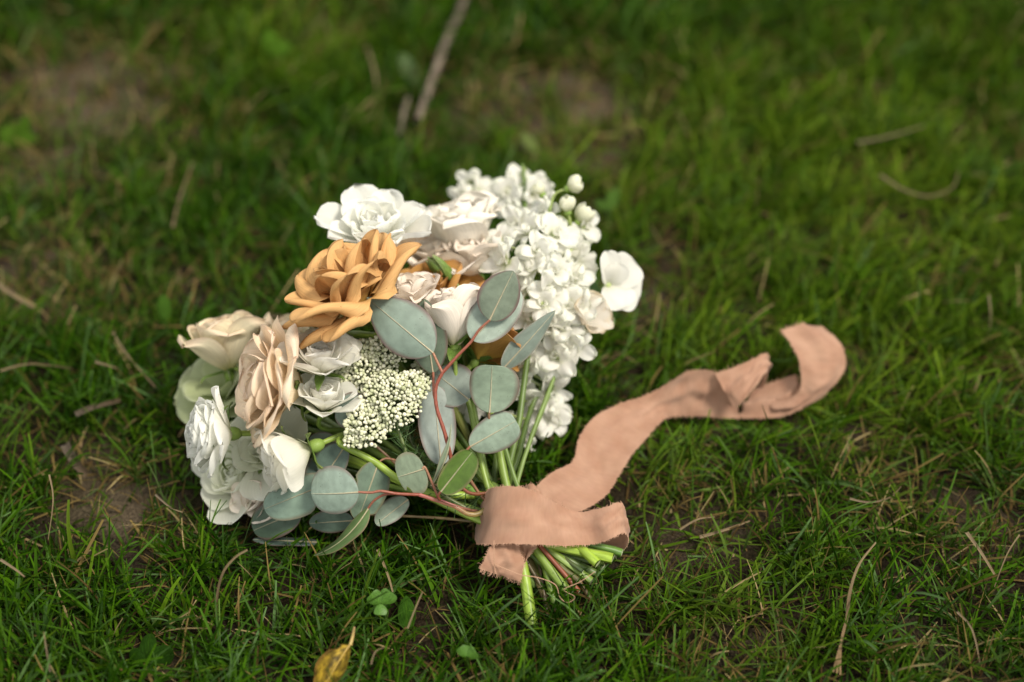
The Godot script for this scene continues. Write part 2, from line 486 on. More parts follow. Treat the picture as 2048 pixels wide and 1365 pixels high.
	flower("spray_rose", "blurred blush spray rose with pinkish edges, leftmost behind the green bud", "spray rose", g_spray, Vector3(-0.0557, 0.1049, 0.0342), Vector3(-0.269, 0.928, -0.256), S.blush, 14, 0.95, [Vector3(-0.0350, 0.0803, 0.1101)], Vector3(0.0373, 0.0014, 0.2619), 0.002, green, dull, 0.03)
	flower("spray_rose", "white spray rose opening down to the left, with a green calyx", "spray rose", g_spray, Vector3(-0.1409, 0.0773, 0.1976), Vector3(-0.885, -0.053, 0.463), S.white_rose, 18, 1.12, [Vector3(-0.1203, 0.0808, 0.1972), Vector3(-0.0981, 0.0683, 0.2017), Vector3(-0.0612, 0.0518, 0.2165)], Vector3(0.0590, 0.0286, 0.2616), 0.0031, pale, Color(0.34, 0.50, 0.05), 0.035)
	flower("spray_rose", "small beige spray rose low on the left, in the shade of a leaf", "spray rose", g_spray, Vector3(-0.1770, 0.0178, 0.1933), Vector3(-0.527, 0.643, 0.556), S.blush, 10, 0.8, [Vector3(-0.1173, 0.0361, 0.1903)], Vector3(0.0408, 0.0061, 0.2577), 0.002, green, dull, 0.025)
	flower("spray_rose", "white spray rose partly covered, between two other white heads on the lower left", "spray rose", g_spray, Vector3(-0.1740, 0.0417, 0.1718), Vector3(-0.310, 0.857, 0.411), S.low_ran, 20, 0.85, [Vector3(-0.1173, 0.0442, 0.1830)], Vector3(0.0478, 0.0074, 0.2565), 0.002, green, dull, 0.03)
	# ranunculus
	var g_ran := "white ranunculus in the bouquet"
	flower("ranunculus", "large loose white ranunculus behind the caramel rose, topmost on the left", "ranunculus", g_ran, Vector3(-0.0991, 0.1435, 0.0533), Vector3(0.000, 1.000, -0.022), S.open_ran, 32, 1.05, [Vector3(-0.0909, 0.0859, 0.1051)], Vector3(0.0550, 0.0133, 0.2647), 0.003, pale, green, 0.045)
	flower("ranunculus", "white ranunculus of many thin layers, leftmost of the bouquet, on a green stem", "ranunculus", g_ran, Vector3(-0.2016, 0.0767, 0.1834), Vector3(-0.902, 0.311, 0.299), S.tight_ran, 66, 1.12, [Vector3(-0.1758, 0.0701, 0.1839), Vector3(-0.1173, 0.0469, 0.1806)], Vector3(0.0698, 0.0265, 0.2555), 0.0034, pale, Color(0.34, 0.50, 0.05), 0.03)
	flower("ranunculus", "blurred white ranunculus resting on the grass, lowest on the left", "ranunculus", g_ran, Vector3(-0.1990, 0.0125, 0.1712), Vector3(-0.412, 0.841, 0.350), S.low_ran, 26, 0.85, [Vector3(-0.1491, 0.0213, 0.1767)], Vector3(0.0635, 0.0142, 0.2531), 0.0027, pale, green, 0.035)
	flower("ranunculus", "small white ranunculus between the peach rose and the rice flower", "ranunculus", g_ran, Vector3(-0.1350, 0.1138, 0.1608), Vector3(0.101, 0.975, -0.199), S.soft_ran, 30, 0.78, [Vector3(-0.1106, 0.0703, 0.1528)], Vector3(0.0768, 0.0218, 0.2463), 0.0027, green, Color(0.12, 0.25, 0.04), 0.03)
	flower("ranunculus", "creamy white ranunculus under the rice flower, right of the peach rose", "ranunculus", g_ran, Vector3(-0.1334, 0.0916, 0.1753), Vector3(0.102, 0.986, -0.130), S.soft_ran, 22, 0.72, [Vector3(-0.0961, 0.0540, 0.1674)], Vector3(0.0726, 0.0163, 0.2445), 0.0025, green, dull, 0.03)
	# loose blossoms
	var g_bl := "pale blossoms in the bouquet"
	S.blossom.sepals = 0
	S.pale.sepals = 3
	flower("lisianthus", "pale green white lisianthus blurred in the shade under the cream cup rose", "lisianthus", g_bl, Vector3(-0.2170, 0.0435, 0.1096), Vector3(-0.377, 0.904, 0.200), S.pale, 9, 0.95, [Vector3(-0.1506, 0.0416, 0.1450)], Vector3(0.0339, -0.0044, 0.2604), 0.0022, green, dull, 0.03)
	flower("lisianthus", "greenish white lisianthus behind the leftmost ranunculus, above the lowest white head", "lisianthus", g_bl, Vector3(-0.1851, 0.0300, 0.1622), Vector3(-0.573, 0.664, 0.481), S.pale, 9, 1.0, [Vector3(-0.1381, 0.0295, 0.1693)], Vector3(0.0304, -0.0070, 0.2628), 0.0022, green, dull, 0.03)
	build_orchid_like()
	# larkspur
	larkspur("blurred white larkspur spike, topmost of the bouquet", [Vector3(0.0085, 0.1364, -0.0615), Vector3(0.0103, 0.1214, -0.0210), Vector3(0.0023, 0.0941, 0.0573), Vector3(-0.0089, 0.0515, 0.1496)], Vector3(0.0636, 0.0145, 0.2501), 0.0024, [[Vector3(0.0097, 0.1319, -0.0574), 0.9], [Vector3(-0.0036, 0.1199, -0.0466), 0.95], [Vector3(0.0145, 0.1228, -0.0425), 0.95], [Vector3(0.0024, 0.1169, -0.0304), 1.0], [Vector3(0.0207, 0.1208, -0.0542), 0.8]], 1)
	larkspur("small blurred white larkspur tip, left of the topmost spike", [Vector3(-0.0325, 0.1188, -0.0725), Vector3(-0.0319, 0.1094, -0.0371), Vector3(-0.0228, 0.0819, 0.0549), Vector3(-0.0126, 0.0515, 0.1496)], Vector3(0.0267, -0.0083, 0.2706), 0.002, [[Vector3(-0.0346, 0.1151, -0.0692), 0.75], [Vector3(-0.0283, 0.1110, -0.0588), 0.8], [Vector3(-0.0385, 0.1089, -0.0569), 0.75]], 2)
	larkspur("broad white larkspur spike with round buds at its tip, right of the blush roses", [Vector3(0.0404, 0.1569, 0.0075), Vector3(0.0287, 0.1376, 0.0384), Vector3(0.0171, 0.1080, 0.0852), Vector3(0.0059, 0.0640, 0.1517)], Vector3(0.0602, 0.0127, 0.2585), 0.0026, [[Vector3(0.0284, 0.1440, 0.0124), 0.95], [Vector3(0.0144, 0.1404, 0.0359), 1.0], [Vector3(0.0305, 0.1420, 0.0411), 1.1], [Vector3(-0.0022, 0.1375, 0.0654), 1.25], [Vector3(0.0420, 0.1319, 0.0435), 1.05], [Vector3(0.0171, 0.1302, 0.0652), 1.0], [Vector3(0.0478, 0.1190, 0.0484), 1.1], [Vector3(0.0274, 0.1223, 0.0790), 1.15], [Vector3(0.0116, 0.1163, 0.0777), 1.0], [Vector3(0.0395, 0.1108, 0.0827), 1.1], [Vector3(-0.0015, 0.1141, 0.0663), 1.0], [Vector3(0.0540, 0.1354, 0.0201), 0.9], [Vector3(0.0265, 0.1025, 0.0902), 1.0], [Vector3(0.0478, 0.1063, 0.0599), 1.0], [Vector3(0.0142, 0.1025, 0.0902), 0.95], [Vector3(0.0319, 0.1320, 0.0703), 0.9], [Vector3(-0.0072, 0.1347, 0.0409), 0.9], [Vector3(0.0061, 0.1369, 0.0188), 1.0], [Vector3(0.0190, 0.1399, 0.0565), 0.9], [Vector3(0.0434, 0.1215, 0.0664), 0.9], [Vector3(0.0225, 0.1173, 0.0903), 0.9]], 3)
	larkspur("white larkspur spike hanging low on the right, above the ribbon", [Vector3(0.0507, 0.0997, 0.0927), Vector3(0.0359, 0.0769, 0.1064), Vector3(0.0172, 0.0547, 0.1265), Vector3(0.0059, 0.0450, 0.1688)], Vector3(0.0548, 0.0030, 0.2605), 0.0024, [[Vector3(0.0528, 0.1034, 0.0826), 1.0], [Vector3(0.0376, 0.0956, 0.0964), 1.1], [Vector3(0.0462, 0.0886, 0.1026), 0.95], [Vector3(0.0339, 0.0817, 0.1089), 1.1], [Vector3(0.0135, 0.0624, 0.1128), 1.1], [Vector3(0.0268, 0.0533, 0.1143), 1.15], [Vector3(0.0136, 0.0449, 0.1219), 1.2], [Vector3(0.0232, 0.0371, 0.1221), 1.1], [Vector3(0.0068, 0.0694, 0.1065), 0.9], [Vector3(0.0079, 0.0316, 0.1405), 0.8], [Vector3(-0.0276, 0.0560, 0.1321), 0.9], [Vector3(0.0023, 0.0540, 0.1204), 1.0], [Vector3(0.0098, 0.0350, 0.1307), 1.0], [Vector3(0.0281, 0.0357, 0.1234), 1.0], [Vector3(0.0191, 0.0728, 0.1102), 1.0]], 4)
	buds()
	rice_flowers()


func larkspur(label: String, K: Array, end: Vector3, r: float, florets: Array, s: int) -> void:
	var root := thing("larkspur", K[0], label, "larkspur", "white larkspur spikes in the bouquet")
	var Q := K.duplicate()
	Q.append(tie())
	Q.append(end)
	stalk(root, Q, r, Color(0.13, 0.205, 0.04), Color(0.12, 0.19, 0.04))
	for f in florets:
		var at: Vector3 = f[0]
		var size: float = f[1] * 1.0
		var near: Vector3 = K[0]
		for q in spline(K, 30): if q.distance_to(at) < near.distance_to(at): near = q
		var out := (at - near).normalized() * 0.7 + (EYE - at).normalized() * 0.45 + Vector3(rng.randf_range(-.6, .6), rng.randf_range(0, .7), rng.randf_range(-.4, .5))
		var X := frame(at - root.position, out, rng.randf() * TAU)
		var fl := Node3D.new()
		fl.name = "floret"
		fl.transform = X
		root.add_child(fl, true)
		for i in 7:
			var b := Basis(Vector3.UP, TAU * (i if i < 5 else i * 2.37) / 5 + rng.randf_range(-.2, .2)) * Basis(Vector3.RIGHT, deg_to_rad(rng.randf_range(-22, 14) - (24 if i > 4 else 0))) * Basis(Vector3.BACK, deg_to_rad(rng.randf_range(-12, 12)))
			part("petal", kind_mesh(S.larkspur, 1.0, i % 3), M.thin_petal, fl, Transform3D(b.scaled_local(Vector3.ONE * size * rng.randf_range(0.9, 1.1)), Vector3.ZERO))
		for i in 2:
			var b := Basis(Vector3.UP, TAU * i / 2 + rng.randf()) * Basis(Vector3.RIGHT, deg_to_rad(rng.randf_range(-20, 10)))
			part("inner_petal", kind_mesh(S.larkspur, 0.0, i % 3), M.thin_petal, fl, Transform3D(b.scaled_local(Vector3.ONE * size), Vector3(0, 0.001, 0)))
		ball(fl, "floret_centre", Transform3D(Basis(), Vector3(0, 0.0022, 0)), 0.0017, 0.002, M.eye)
		part("pedicel", tube([X.affine_inverse() * (near - root.position), X.affine_inverse() * ((near + at) / 2 - root.position) + Vector3(0, -0.004, 0), Vector3.ZERO], 0.001, 0.0008, 6, Color(0.36, 0.46, 0.14), Color(0.5, 0.58, 0.25), 5), M.stem, fl)
		cap(at, 0.018 * size)


# closed round buds at the tip of the broad spike, and a green rosebud
func buds() -> void:
	var root := thing("larkspur_tip", Vector3(0.0383, 0.1585, 0.0129), "green white round larkspur buds on thin stalks at the upper right", "flower buds")
	var white := {"name": "bud_petal", "mat": M.thin_petal, "L": 0.019, "W": 0.017, "a0": 62, "a1": -40, "cup": 62, "roll": 0, "tip": -20, "ruf": 0.02, "vm": 0.5, "pw": 2.0, "b0": 0.35, "nu": 7, "nv": 8, "y": 0.0, "r": 0.0005, "steps": 1,
		"base": Color(0.55, 0.62, 0.22), "body": Color(0.88, 0.88, 0.72), "edge": Color(0.90, 0.90, 0.78)}
	var tips := [[Vector3(0.0421, 0.1633, 0.0085), Vector3(0.867, 0.488, -0.106), 0.86], [Vector3(0.0423, 0.1530, 0.0245), Vector3(-0.101, 0.946, -0.308), 0.82], [Vector3(0.0500, 0.1413, 0.0216), Vector3(0.621, 0.646, -0.443), 0.98], [Vector3(0.0234, 0.1539, 0.0035), Vector3(-0.518, 0.755, -0.401), 0.66]]
	for b in tips:
		var at: Vector3 = b[0] - root.position
		var axis: Vector3 = b[1]
		bloom(root, frame(at, axis), white, 6, b[2])
		ball(root, "calyx", frame(at, axis), 0.003, 0.0025, M.hip)
		part("stem", tube([at, at - axis * 0.012, Vector3(0.0270, 0.1429, 0.0268) - root.position], 0.0011, 0.0014, 9, Color(0.38, 0.46, 0.14), Color(0.25, 0.36, 0.10), 6), M.stem, root)
	var bud := thing("rosebud", Vector3(-0.0439, 0.1310, 0.0779), "small green closed rosebud above the blush rose", "rosebud")
	var shell := {"name": "rosebud", "mat": M.green, "L": 0.026, "W": 0.013, "a0": 40, "a1": -28, "cup": 75, "roll": 0, "tip": 0, "ruf": 0.02, "vm": 0.3, "pw": 1.1, "b0": 0.5, "nu": 7, "nv": 9, "y": 0.0, "r": 0.0008, "steps": 1,
		"base": Color(0.20, 0.32, 0.07), "body": Color(0.19, 0.30, 0.06), "edge": Color(0.45, 0.5, 0.25)}
	bloom(bud, frame(Vector3.ZERO, Vector3(-0.693, 0.648, -0.317)), shell, 6, 0.95, 0.0, "sepal")
	stalk(bud, [bud.position, Vector3(-0.0365, 0.1228, 0.0853), Vector3(-0.0235, 0.0960, 0.1162), tie(), Vector3(0.0531, 0.0061, 0.2577)], 0.0017, Color(0.22, 0.34, 0.07), Color(0.12, 0.2, 0.04))


# one broad white blossom apart from the rest at the right
func build_orchid_like() -> void:
	M.eye = mat(0.6)
	M.eye.vertex_color_use_as_albedo = false
	M.eye.albedo_color = Color(0.40, 0.48, 0.20).linear_to_srgb()
	var root := thing("white_blossom", Vector3(0.0729, 0.1059, 0.0535), "broad white blossom with one upright petal, set apart at the right of the bouquet", "blossom")
	var big: Dictionary = S.blossom.duplicate()
	big.merge({"name": "big_blossom", "L": 0.026, "W": 0.028, "a0": 50, "a1": 85, "cup": 30, "ruf": 0.03, "tip": 15, "base": Color(0.78, 0.78, 0.66), "body": Color(0.93, 0.92, 0.86)}, true)
	var X := frame(Vector3.ZERO, Vector3(0.358, 0.730, 0.582))
	var up: Vector3 = X.basis.inverse() * Vector3(-0.350, 0.759, -0.549)
	var zero := atan2(up.x, up.z)
	for p in [[0.0, 1.25, 0.72, -18.0], [-1.25, 1.15, 1.1, 0.0], [-2.35, 1.0, 1.2, 10.0], [-3.2, 0.95, 1.1, 0.0], [-0.5, 0.9, 0.8, -30.0]]:
		var b: Basis = X.basis * Basis(Vector3.UP, zero + p[0]) * Basis(Vector3.RIGHT, deg_to_rad(p[3]))
		part("petal", kind_mesh(big, 0.5, int(p[1] * 7) % 3), M.thin_petal, root, Transform3D(b.scaled_local(Vector3(p[2], p[1], p[1])), Vector3.ZERO))
	ball(root, "calyx", X, 0.003, 0.003, M.eye)
	stalk(root, [root.position, Vector3(0.0655, 0.0970, 0.0547), Vector3(0.0324, 0.0624, 0.1128), tie(), Vector3(0.0478, 0.0014, 0.2619)], 0.0018, Color(0.25, 0.36, 0.1), Color(0.14, 0.22, 0.05))
	part("leaf", blade(Vector3(0.0516, 0.1142, 0.0527) - root.position, Vector3(0.0671, 0.0968, 0.0616) - root.position, 0.0091, 0.0076, 10, -0.1, 0.25, [0.6, 0.6], Color(0.07, 0.15, 0.03), Color(0.08, 0.16, 0.03)), M.green, root)
	part("leaf", blade(Vector3(0.0655, 0.0913, 0.0599) - root.position, Vector3(0.0778, 0.0832, 0.0739) - root.position, 0.0053, 0.0046, 10, 0.1, 0.2, [0.6, 0.9], Color(0.10, 0.21, 0.03), Color(0.1, 0.2, 0.03)), M.green, root)
	var lone := thing("blush_blossom", Vector3(0.0512, 0.0959, 0.0826), "blush white petals with browned edges at the right, below the dark green leaf", "blossom")
	var worn_petal: Dictionary = S.blossom.duplicate()
	worn_petal.merge({"name": "worn", "L": 0.026, "W": 0.03, "a0": 30, "a1": 60, "cup": 55, "base": Color(0.8, 0.78, 0.66), "body": Color(0.82, 0.78, 0.70), "edge": Color(0.76, 0.64, 0.46)}, true)
	bloom(lone, frame(Vector3.ZERO, Vector3(0.667, 0.694, 0.272)), worn_petal, 7, 0.85)
	stalk(lone, [lone.position, Vector3(0.0399, 0.0791, 0.0977), tie(), Vector3(0.0443, 0.0009, 0.2624)], 0.0018, Color(0.25, 0.36, 0.1), Color(0.14, 0.22, 0.05))


func rice_flowers() -> void:
	var bud := SphereMesh.new()
	bud.radius = 1.0; bud.height = 2.3; bud.radial_segments = 7; bud.rings = 4
	var list := [
		["rice flower cluster of tiny cream buds, nearer and lower, right of the round leaf", [[Vector3(-0.0834, 0.1051, 0.1780), 0.0216, 296], [Vector3(-0.1006, 0.0942, 0.1918), 0.0167, 187], [Vector3(-0.0695, 0.1116, 0.1722), 0.0125, 124], [Vector3(-0.1093, 0.0878, 0.1976), 0.0084, 52]], [Vector3(-0.0788, 0.0819, 0.1895), Vector3(-0.0682, 0.0636, 0.2059), Vector3(-0.0436, 0.0479, 0.2200)], Vector3(0.0454, 0.0172, 0.2665)],
		["rice flower cluster of tiny cream buds, upper one under the caramel rose", [[Vector3(-0.1028, 0.1090, 0.1489), 0.0218, 265], [Vector3(-0.0902, 0.1182, 0.1433), 0.0148, 140], [Vector3(-0.1153, 0.1023, 0.1549), 0.0141, 140], [Vector3(-0.1186, 0.0958, 0.1635), 0.0091, 62]], [Vector3(-0.0839, 0.0862, 0.1587), Vector3(-0.0624, 0.0542, 0.1875)], Vector3(0.0404, 0.0063, 0.2710)],
		["sparse greenish white bud cluster directly under the caramel rose", [[Vector3(-0.1341, 0.1203, 0.1280), 0.0141, 93], [Vector3(-0.0757, 0.1115, 0.1224), 0.0120, 62]], [Vector3(-0.1101, 0.0899, 0.1418), Vector3(-0.0630, 0.0469, 0.1806)], Vector3(0.0373, -0.0043, 0.2671)],
		["loose rice flower buds tucked behind the branching eucalyptus twig", [[Vector3(-0.0648, 0.0940, 0.1382), 0.0091, 46], [Vector3(-0.1318, 0.1182, 0.1164), 0.0084, 37]], [Vector3(-0.0630, 0.0738, 0.1564), Vector3(-0.0516, 0.0515, 0.1899)], Vector3(0.0513, 0.0030, 0.2605)]]
	for c in list:
		var blobs: Array = c[1]
		var root := thing("rice_flower", blobs[0][0], c[0], "rice flower", "rice flower clusters in the bouquet")
		var total := 0
		for b in blobs: total += b[2]
		var mm := MultiMesh.new()
		mm.transform_format = MultiMesh.TRANSFORM_3D
		mm.use_colors = true
		mm.mesh = bud
		mm.instance_count = total
		var twigs := SurfaceTool.new()
		twigs.begin(Mesh.PRIMITIVE_TRIANGLES)
		var at := 0
		for b in blobs:
			var mid: Vector3 = b[0] - root.position
			var r: float = b[1]
			var out: Vector3 = ((EYE - b[0]).normalized() + Vector3(-0.1, 0.55, 0)).normalized()
			var X := frame(mid, out)
			cap(b[0], r * 0.6)
			for i in b[2]:
				var q := sqrt((i + 0.5) / float(b[2]))
				var a: float = i * 2.39996
				var bump := 0.10 * sin(q * 7.0 + a * 2.0)
				var d := Vector3(cos(a) * q, 0.42 * (1.0 - q * q) + bump + rng.randf_range(-.05, .06), sin(a) * q) * r
				d += Vector3(rng.randf_range(-1, 1), 0, rng.randf_range(-1, 1)) * 0.0012
				var s := rng.randf_range(0.00100, 0.00165) * (1.0 if rng.randf() > 0.1 else 0.55)
				var pos := X * d
				var face := (X.basis * (d + Vector3(0, r * 0.5, 0))).normalized()
				mm.set_instance_transform(at, Transform3D(frame(Vector3.ZERO, face).basis.scaled_local(Vector3.ONE * s), pos))
				var g := rng.randf()
				mm.set_instance_color(at, Color(0.42, 0.46, 0.25).lerp(Color(0.80, 0.785, 0.62), pow(g, 0.8)))
				at += 1
				if i % 3 == 0: twigs.append_from(tube([X * Vector3(0, -r * 0.75, 0), X * (d * 0.55 - Vector3(0, r * 0.25, 0)), pos], 0.0007, 0.0004, 4, Color(0.22, 0.30, 0.10), Color(0.35, 0.42, 0.18), 4), 0, Transform3D())
		var o := MultiMeshInstance3D.new()
		o.name = "bud_cluster"
		o.multimesh = mm
		o.material_override = M.bud
		o.set_meta("kind", "stuff")
		root.add_child(o)
		tag(part("twigs", twigs.commit(), M.stem, root), "", "", "", "stuff")
		var K := [blobs[0][0] - Vector3(0, 0.012, 0)]
		K.append_array(c[2])
		K.append(tie())
		K.append(c[3])
		stalk(root, K, 0.0019, Color(0.13, 0.2, 0.05), Color(0.14, 0.13, 0.05))
		# needle leaves along the stalk
		var needles := SurfaceTool.new()
		needles.begin(Mesh.PRIMITIVE_TRIANGLES)
		var L := spline(K, 60)
		for i in 110:
			var p: Vector3 = L[3 + rng.randi() % 40] - root.position
			var d := Vector3(rng.randf_range(-1, 1), rng.randf_range(-.3, 1), rng.randf_range(-1, 1)).normalized()
			needles.append_from(tube([p, p + d * 0.006, p + d * 0.013 + Vector3(0, 0.002, 0)], 0.00055, 0.0002, 4, Color(0.06, 0.12, 0.03), Color(0.09, 0.17, 0.05), 4), 0, Transform3D())
		tag(part("needle_leaves", needles.commit(), M.green, root), "", "", "", "stuff")


# ---------------------------------------------------------------- leaves
# A leaf blade between base and tip, facing the sky side; widths in metres either side of the midrib.
func blade(tip: Vector3, base: Vector3, wl: float, wr: float, roll: float, bow: float, cup: float, q: Array, col: Color, edge: Color, bites: Array = [], facing := Vector3(0, 0.669, 0.743), wave := 0.018) -> ArrayMesh:
	var y := (tip - base)
	var L := y.length()
	y /= L
	var f := (facing - y * facing.dot(y)).normalized()
	var x := y.cross(f)
	f = f.rotated(y, deg_to_rad(roll))
	x = x.rotated(y, deg_to_rad(roll))
	var us := [-1.0, -0.965, -0.8, -0.55, -0.28, 0.0, 0.28, 0.55, 0.8, 0.965, 1.0]
	var nv := 22
	var peak: float = pow(q[0] / (q[0] + q[1]), q[0]) * pow(q[1] / (q[0] + q[1]), q[1])
	var P := PackedVector3Array()
	var C := PackedColorArray()
	var ph := rng.randf() * TAU
	for j in nv:
		var s := float(j) / (nv - 1)
		var v := 0.5 - 0.5 * cos(s * PI)
		var prof: float = pow(v, q[0]) * pow(1.0 - v, q[1]) / peak
		prof = maxf(prof, 0.004)
		for u in us:
			var w := wl if u < 0 else wr
			var uu: float = u
			for b in bites:
				if signf(u) == b[3]: uu *= 1.0 - b[1] * exp(-pow((v - b[0]) / b[2], 4.0)) * absf(u)
			var p := base + y * L * v + x * uu * w * prof
			p += f * (bow * 4.0 * v * (1.0 - v) * L - cup * uu * uu * w * prof + wave * L * absf(uu) * sin(v * 9.0 + ph + u * 1.3) * prof)
			P.append(p)
			var c := col.lerp(col * 1.14, ss(0.25, 0.0, absf(u)))
			c = c.lerp(edge, ss(0.93, 0.975, absf(u)) * 0.85)
			C.append(c)
	return sheet(P, us.size(), nv, C)


func leaf(root: Node3D, tip: Vector3, base: Vector3, wl: float, wr: float, roll: float, bow: float, cup: float, q: Array, col: Color, edge := Color(0.13, 0.075, 0.06), bites: Array = [], label := "") -> void:
	var o := root.position
	var m := blade(tip - o, base - o, wl, wr, roll + rng.randf_range(-14, 14), bow + rng.randf_range(-0.03, 0.03), cup * rng.randf_range(0.6, 2.0), q, col * rng.randf_range(0.92, 1.1), edge, bites)
	var l := part("leaf", m, M.leaf, root)
	if label: l.set_meta("label", label)
	var A: PackedVector3Array = m.surface_get_arrays(0)[Mesh.ARRAY_VERTEX]
	var N: PackedVector3Array = m.surface_get_arrays(0)[Mesh.ARRAY_NORMAL]
	var K := []
	for j in [0, 3, 6, 9, 12, 15, 18, 20]:
		var n := N[j * 11 + 5]
		if n.dot(EYE - base) < 0: n = -n
		K.append(A[j * 11 + 5] + n * 0.00005)
	part("midrib", tube(K, 0.0007, 0.0002, 15, Color(0.50, 0.42, 0.27), (col * 1.25).lerp(Color(0.46, 0.46, 0.32), 0.5), 6), M.stem, l)
	for t in [0.2, 0.5, 0.8]: cap(base.lerp(tip, t), minf(wl, wr) * 0.7)


func twig(root: Node3D, K: Array, r0: float, r1: float, c0: Color, c1: Color) -> void:
	var Q := []
	for p in K: Q.append(p - root.position)
	part("twig", tube(Q, r0, r1, K.size() * 6, c0, c1, 7, 0.05), M.stem, root)


func build_foliage() -> void:
	var pale := Color(0.251, 0.313, 0.257)
	var mid := Color(0.197, 0.258, 0.212)
	var dark := Color(0.113, 0.154, 0.104)
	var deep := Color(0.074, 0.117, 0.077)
	var olive := Color(0.085, 0.15, 0.02)
	var r0 := Color(0.30, 0.075, 0.045)
	var r1 := Color(0.34, 0.13, 0.08)
	var gr := "eucalyptus sprigs in the bouquet"
	# tall forked twig in front
	var e := thing("eucalyptus", Vector3(-0.0188, 0.0451, 0.2360), "tall forked eucalyptus sprig with red twigs and pointed grey green leaves, in front", "eucalyptus", gr)
	stalk(e, [Vector3(-0.0420, 0.0771, 0.2099), Vector3(-0.0310, 0.0578, 0.2219), tie(), Vector3(0.0547, 0.0077, 0.2764)], 0.0016, r0, Color(0.12, 0.09, 0.03))
	twig(e, [Vector3(-0.0420, 0.0771, 0.2099), Vector3(-0.0464, 0.0932, 0.1995), Vector3(-0.0522, 0.1075, 0.1879), Vector3(-0.0526, 0.1178, 0.1786), Vector3(-0.0481, 0.1253, 0.1719)], 0.0015, 0.0012, r0, r0)
	twig(e, [Vector3(-0.0481, 0.1253, 0.1719), Vector3(-0.0377, 0.1340, 0.1641), Vector3(-0.0284, 0.1412, 0.1576), Vector3(-0.0228, 0.1480, 0.1528), Vector3(-0.0152, 0.1538, 0.1489)], 0.0012, 0.0008, r0, r1)
	twig(e, [Vector3(-0.0481, 0.1253, 0.1719), Vector3(-0.0512, 0.1299, 0.1678), Vector3(-0.0547, 0.1355, 0.1627)], 0.0011, 0.0009, r1, Color(0.42, 0.2, 0.11))
	twig(e, [Vector3(-0.0523, 0.1091, 0.1851), Vector3(-0.0542, 0.1112, 0.1792), Vector3(-0.0548, 0.1141, 0.1712), Vector3(-0.0554, 0.1157, 0.1617)], 0.0011, 0.0009, r0, r1)
	leaf(e, Vector3(-0.1013, 0.1602, 0.1324), Vector3(-0.0547, 0.1355, 0.1627), 0.0180, 0.0194, 0, 0.05, 0.12, [0.66, 0.95], mid, Color(0.13, 0.06, 0.055), [], "large pointed leaf")
	leaf(e, Vector3(-0.0621, 0.1504, 0.1224), Vector3(-0.0554, 0.1154, 0.1620), 0.0141, 0.0134, -12, 0.02, 0.05, [0.62, 0.75], dark)
	leaf(e, Vector3(0.0010, 0.1802, 0.1278), Vector3(-0.0155, 0.1536, 0.1491), 0.0158, 0.0131, 0, 0.03, 0.1, [0.55, 0.72], Color(0.143, 0.177, 0.127), Color(0.14, 0.05, 0.06), [], "dark pointed leaf with red margin")
	leaf(e, Vector3(0.0056, 0.1597, 0.1248), Vector3(-0.0278, 0.1402, 0.1544), 0.0174, 0.0146, 0, 0.0, 0.05, [0.50, 0.55], pale)
	leaf(e, Vector3(-0.0552, 0.1033, 0.1621), Vector3(-0.0498, 0.0677, 0.2049), 0.0134, 0.0134, 0, 0.0, 0.08, [0.45, 0.42], Color(0.246, 0.291, 0.257))
	leaf(e, Vector3(-0.0555, 0.1063, 0.1513), Vector3(-0.0304, 0.0960, 0.1687), 0.0155, 0.0176, 0, 0.02, 0.05, [0.5, 0.5], Color(0.197, 0.238, 0.203))
	# shorter sprig at the right with rounded leaves
	var f := thing("eucalyptus", Vector3(-0.0172, 0.0518, 0.2165), "eucalyptus sprig with two rounded leaves above the ribbon knot", "eucalyptus", gr)
	stalk(f, [Vector3(-0.0293, 0.0809, 0.1997), Vector3(-0.0346, 0.0726, 0.2072), Vector3(-0.0225, 0.0520, 0.2190), tie(), Vector3(0.0132, 0.0063, 0.2710)], 0.0014, r1, Color(0.14, 0.1, 0.03))
	twig(f, [Vector3(-0.0136, 0.0907, 0.1883), Vector3(-0.0160, 0.0979, 0.1885), Vector3(-0.0156, 0.1031, 0.1879)], 0.0010, 0.0008, r1, Color(0.4, 0.25, 0.15))
	twig(f, [Vector3(-0.0259, 0.0836, 0.1960), Vector3(-0.0189, 0.0858, 0.1913), Vector3(-0.0136, 0.0907, 0.1883)], 0.0011, 0.0010, r1, r1)
	leaf(f, Vector3(-0.0138, 0.1298, 0.1692), Vector3(-0.0156, 0.1026, 0.1883), 0.0159, 0.0194, 0, -0.04, 0.16, [0.42, 0.30], Color(0.197, 0.258, 0.185))
	leaf(f, Vector3(0.0028, 0.0963, 0.1899), Vector3(-0.0293, 0.0807, 0.2000), 0.0125, 0.0146, 0, 0.04, 0.08, [0.48, 0.30], Color(0.261, 0.337, 0.262))
	leaf(f, Vector3(0.0308, 0.1430, 0.1263), Vector3(-0.0064, 0.1082, 0.1496), 0.0092, 0.0085, 25, 0.03, 0.1, [0.5, 0.85], Color(0.231, 0.285, 0.240), Color(0.318, 0.300, 0.245))
	# twisted leaf and the green leaf
	var g := thing("eucalyptus", Vector3(-0.0205, 0.0464, 0.2349), "eucalyptus sprig with one fresh green leaf and one leaf seen edge on", "eucalyptus", gr)
	stalk(g, [Vector3(-0.0499, 0.0592, 0.2301), Vector3(-0.0345, 0.0510, 0.2307), tie(), Vector3(0.0488, 0.0224, 0.2632)], 0.0013, Color(0.36, 0.10, 0.09), Color(0.07, 0.12, 0.04))
	twig(g, [Vector3(-0.0499, 0.0592, 0.2301), Vector3(-0.0511, 0.0633, 0.2304), Vector3(-0.0489, 0.0681, 0.2302)], 0.0011, 0.0008, r0, r1)
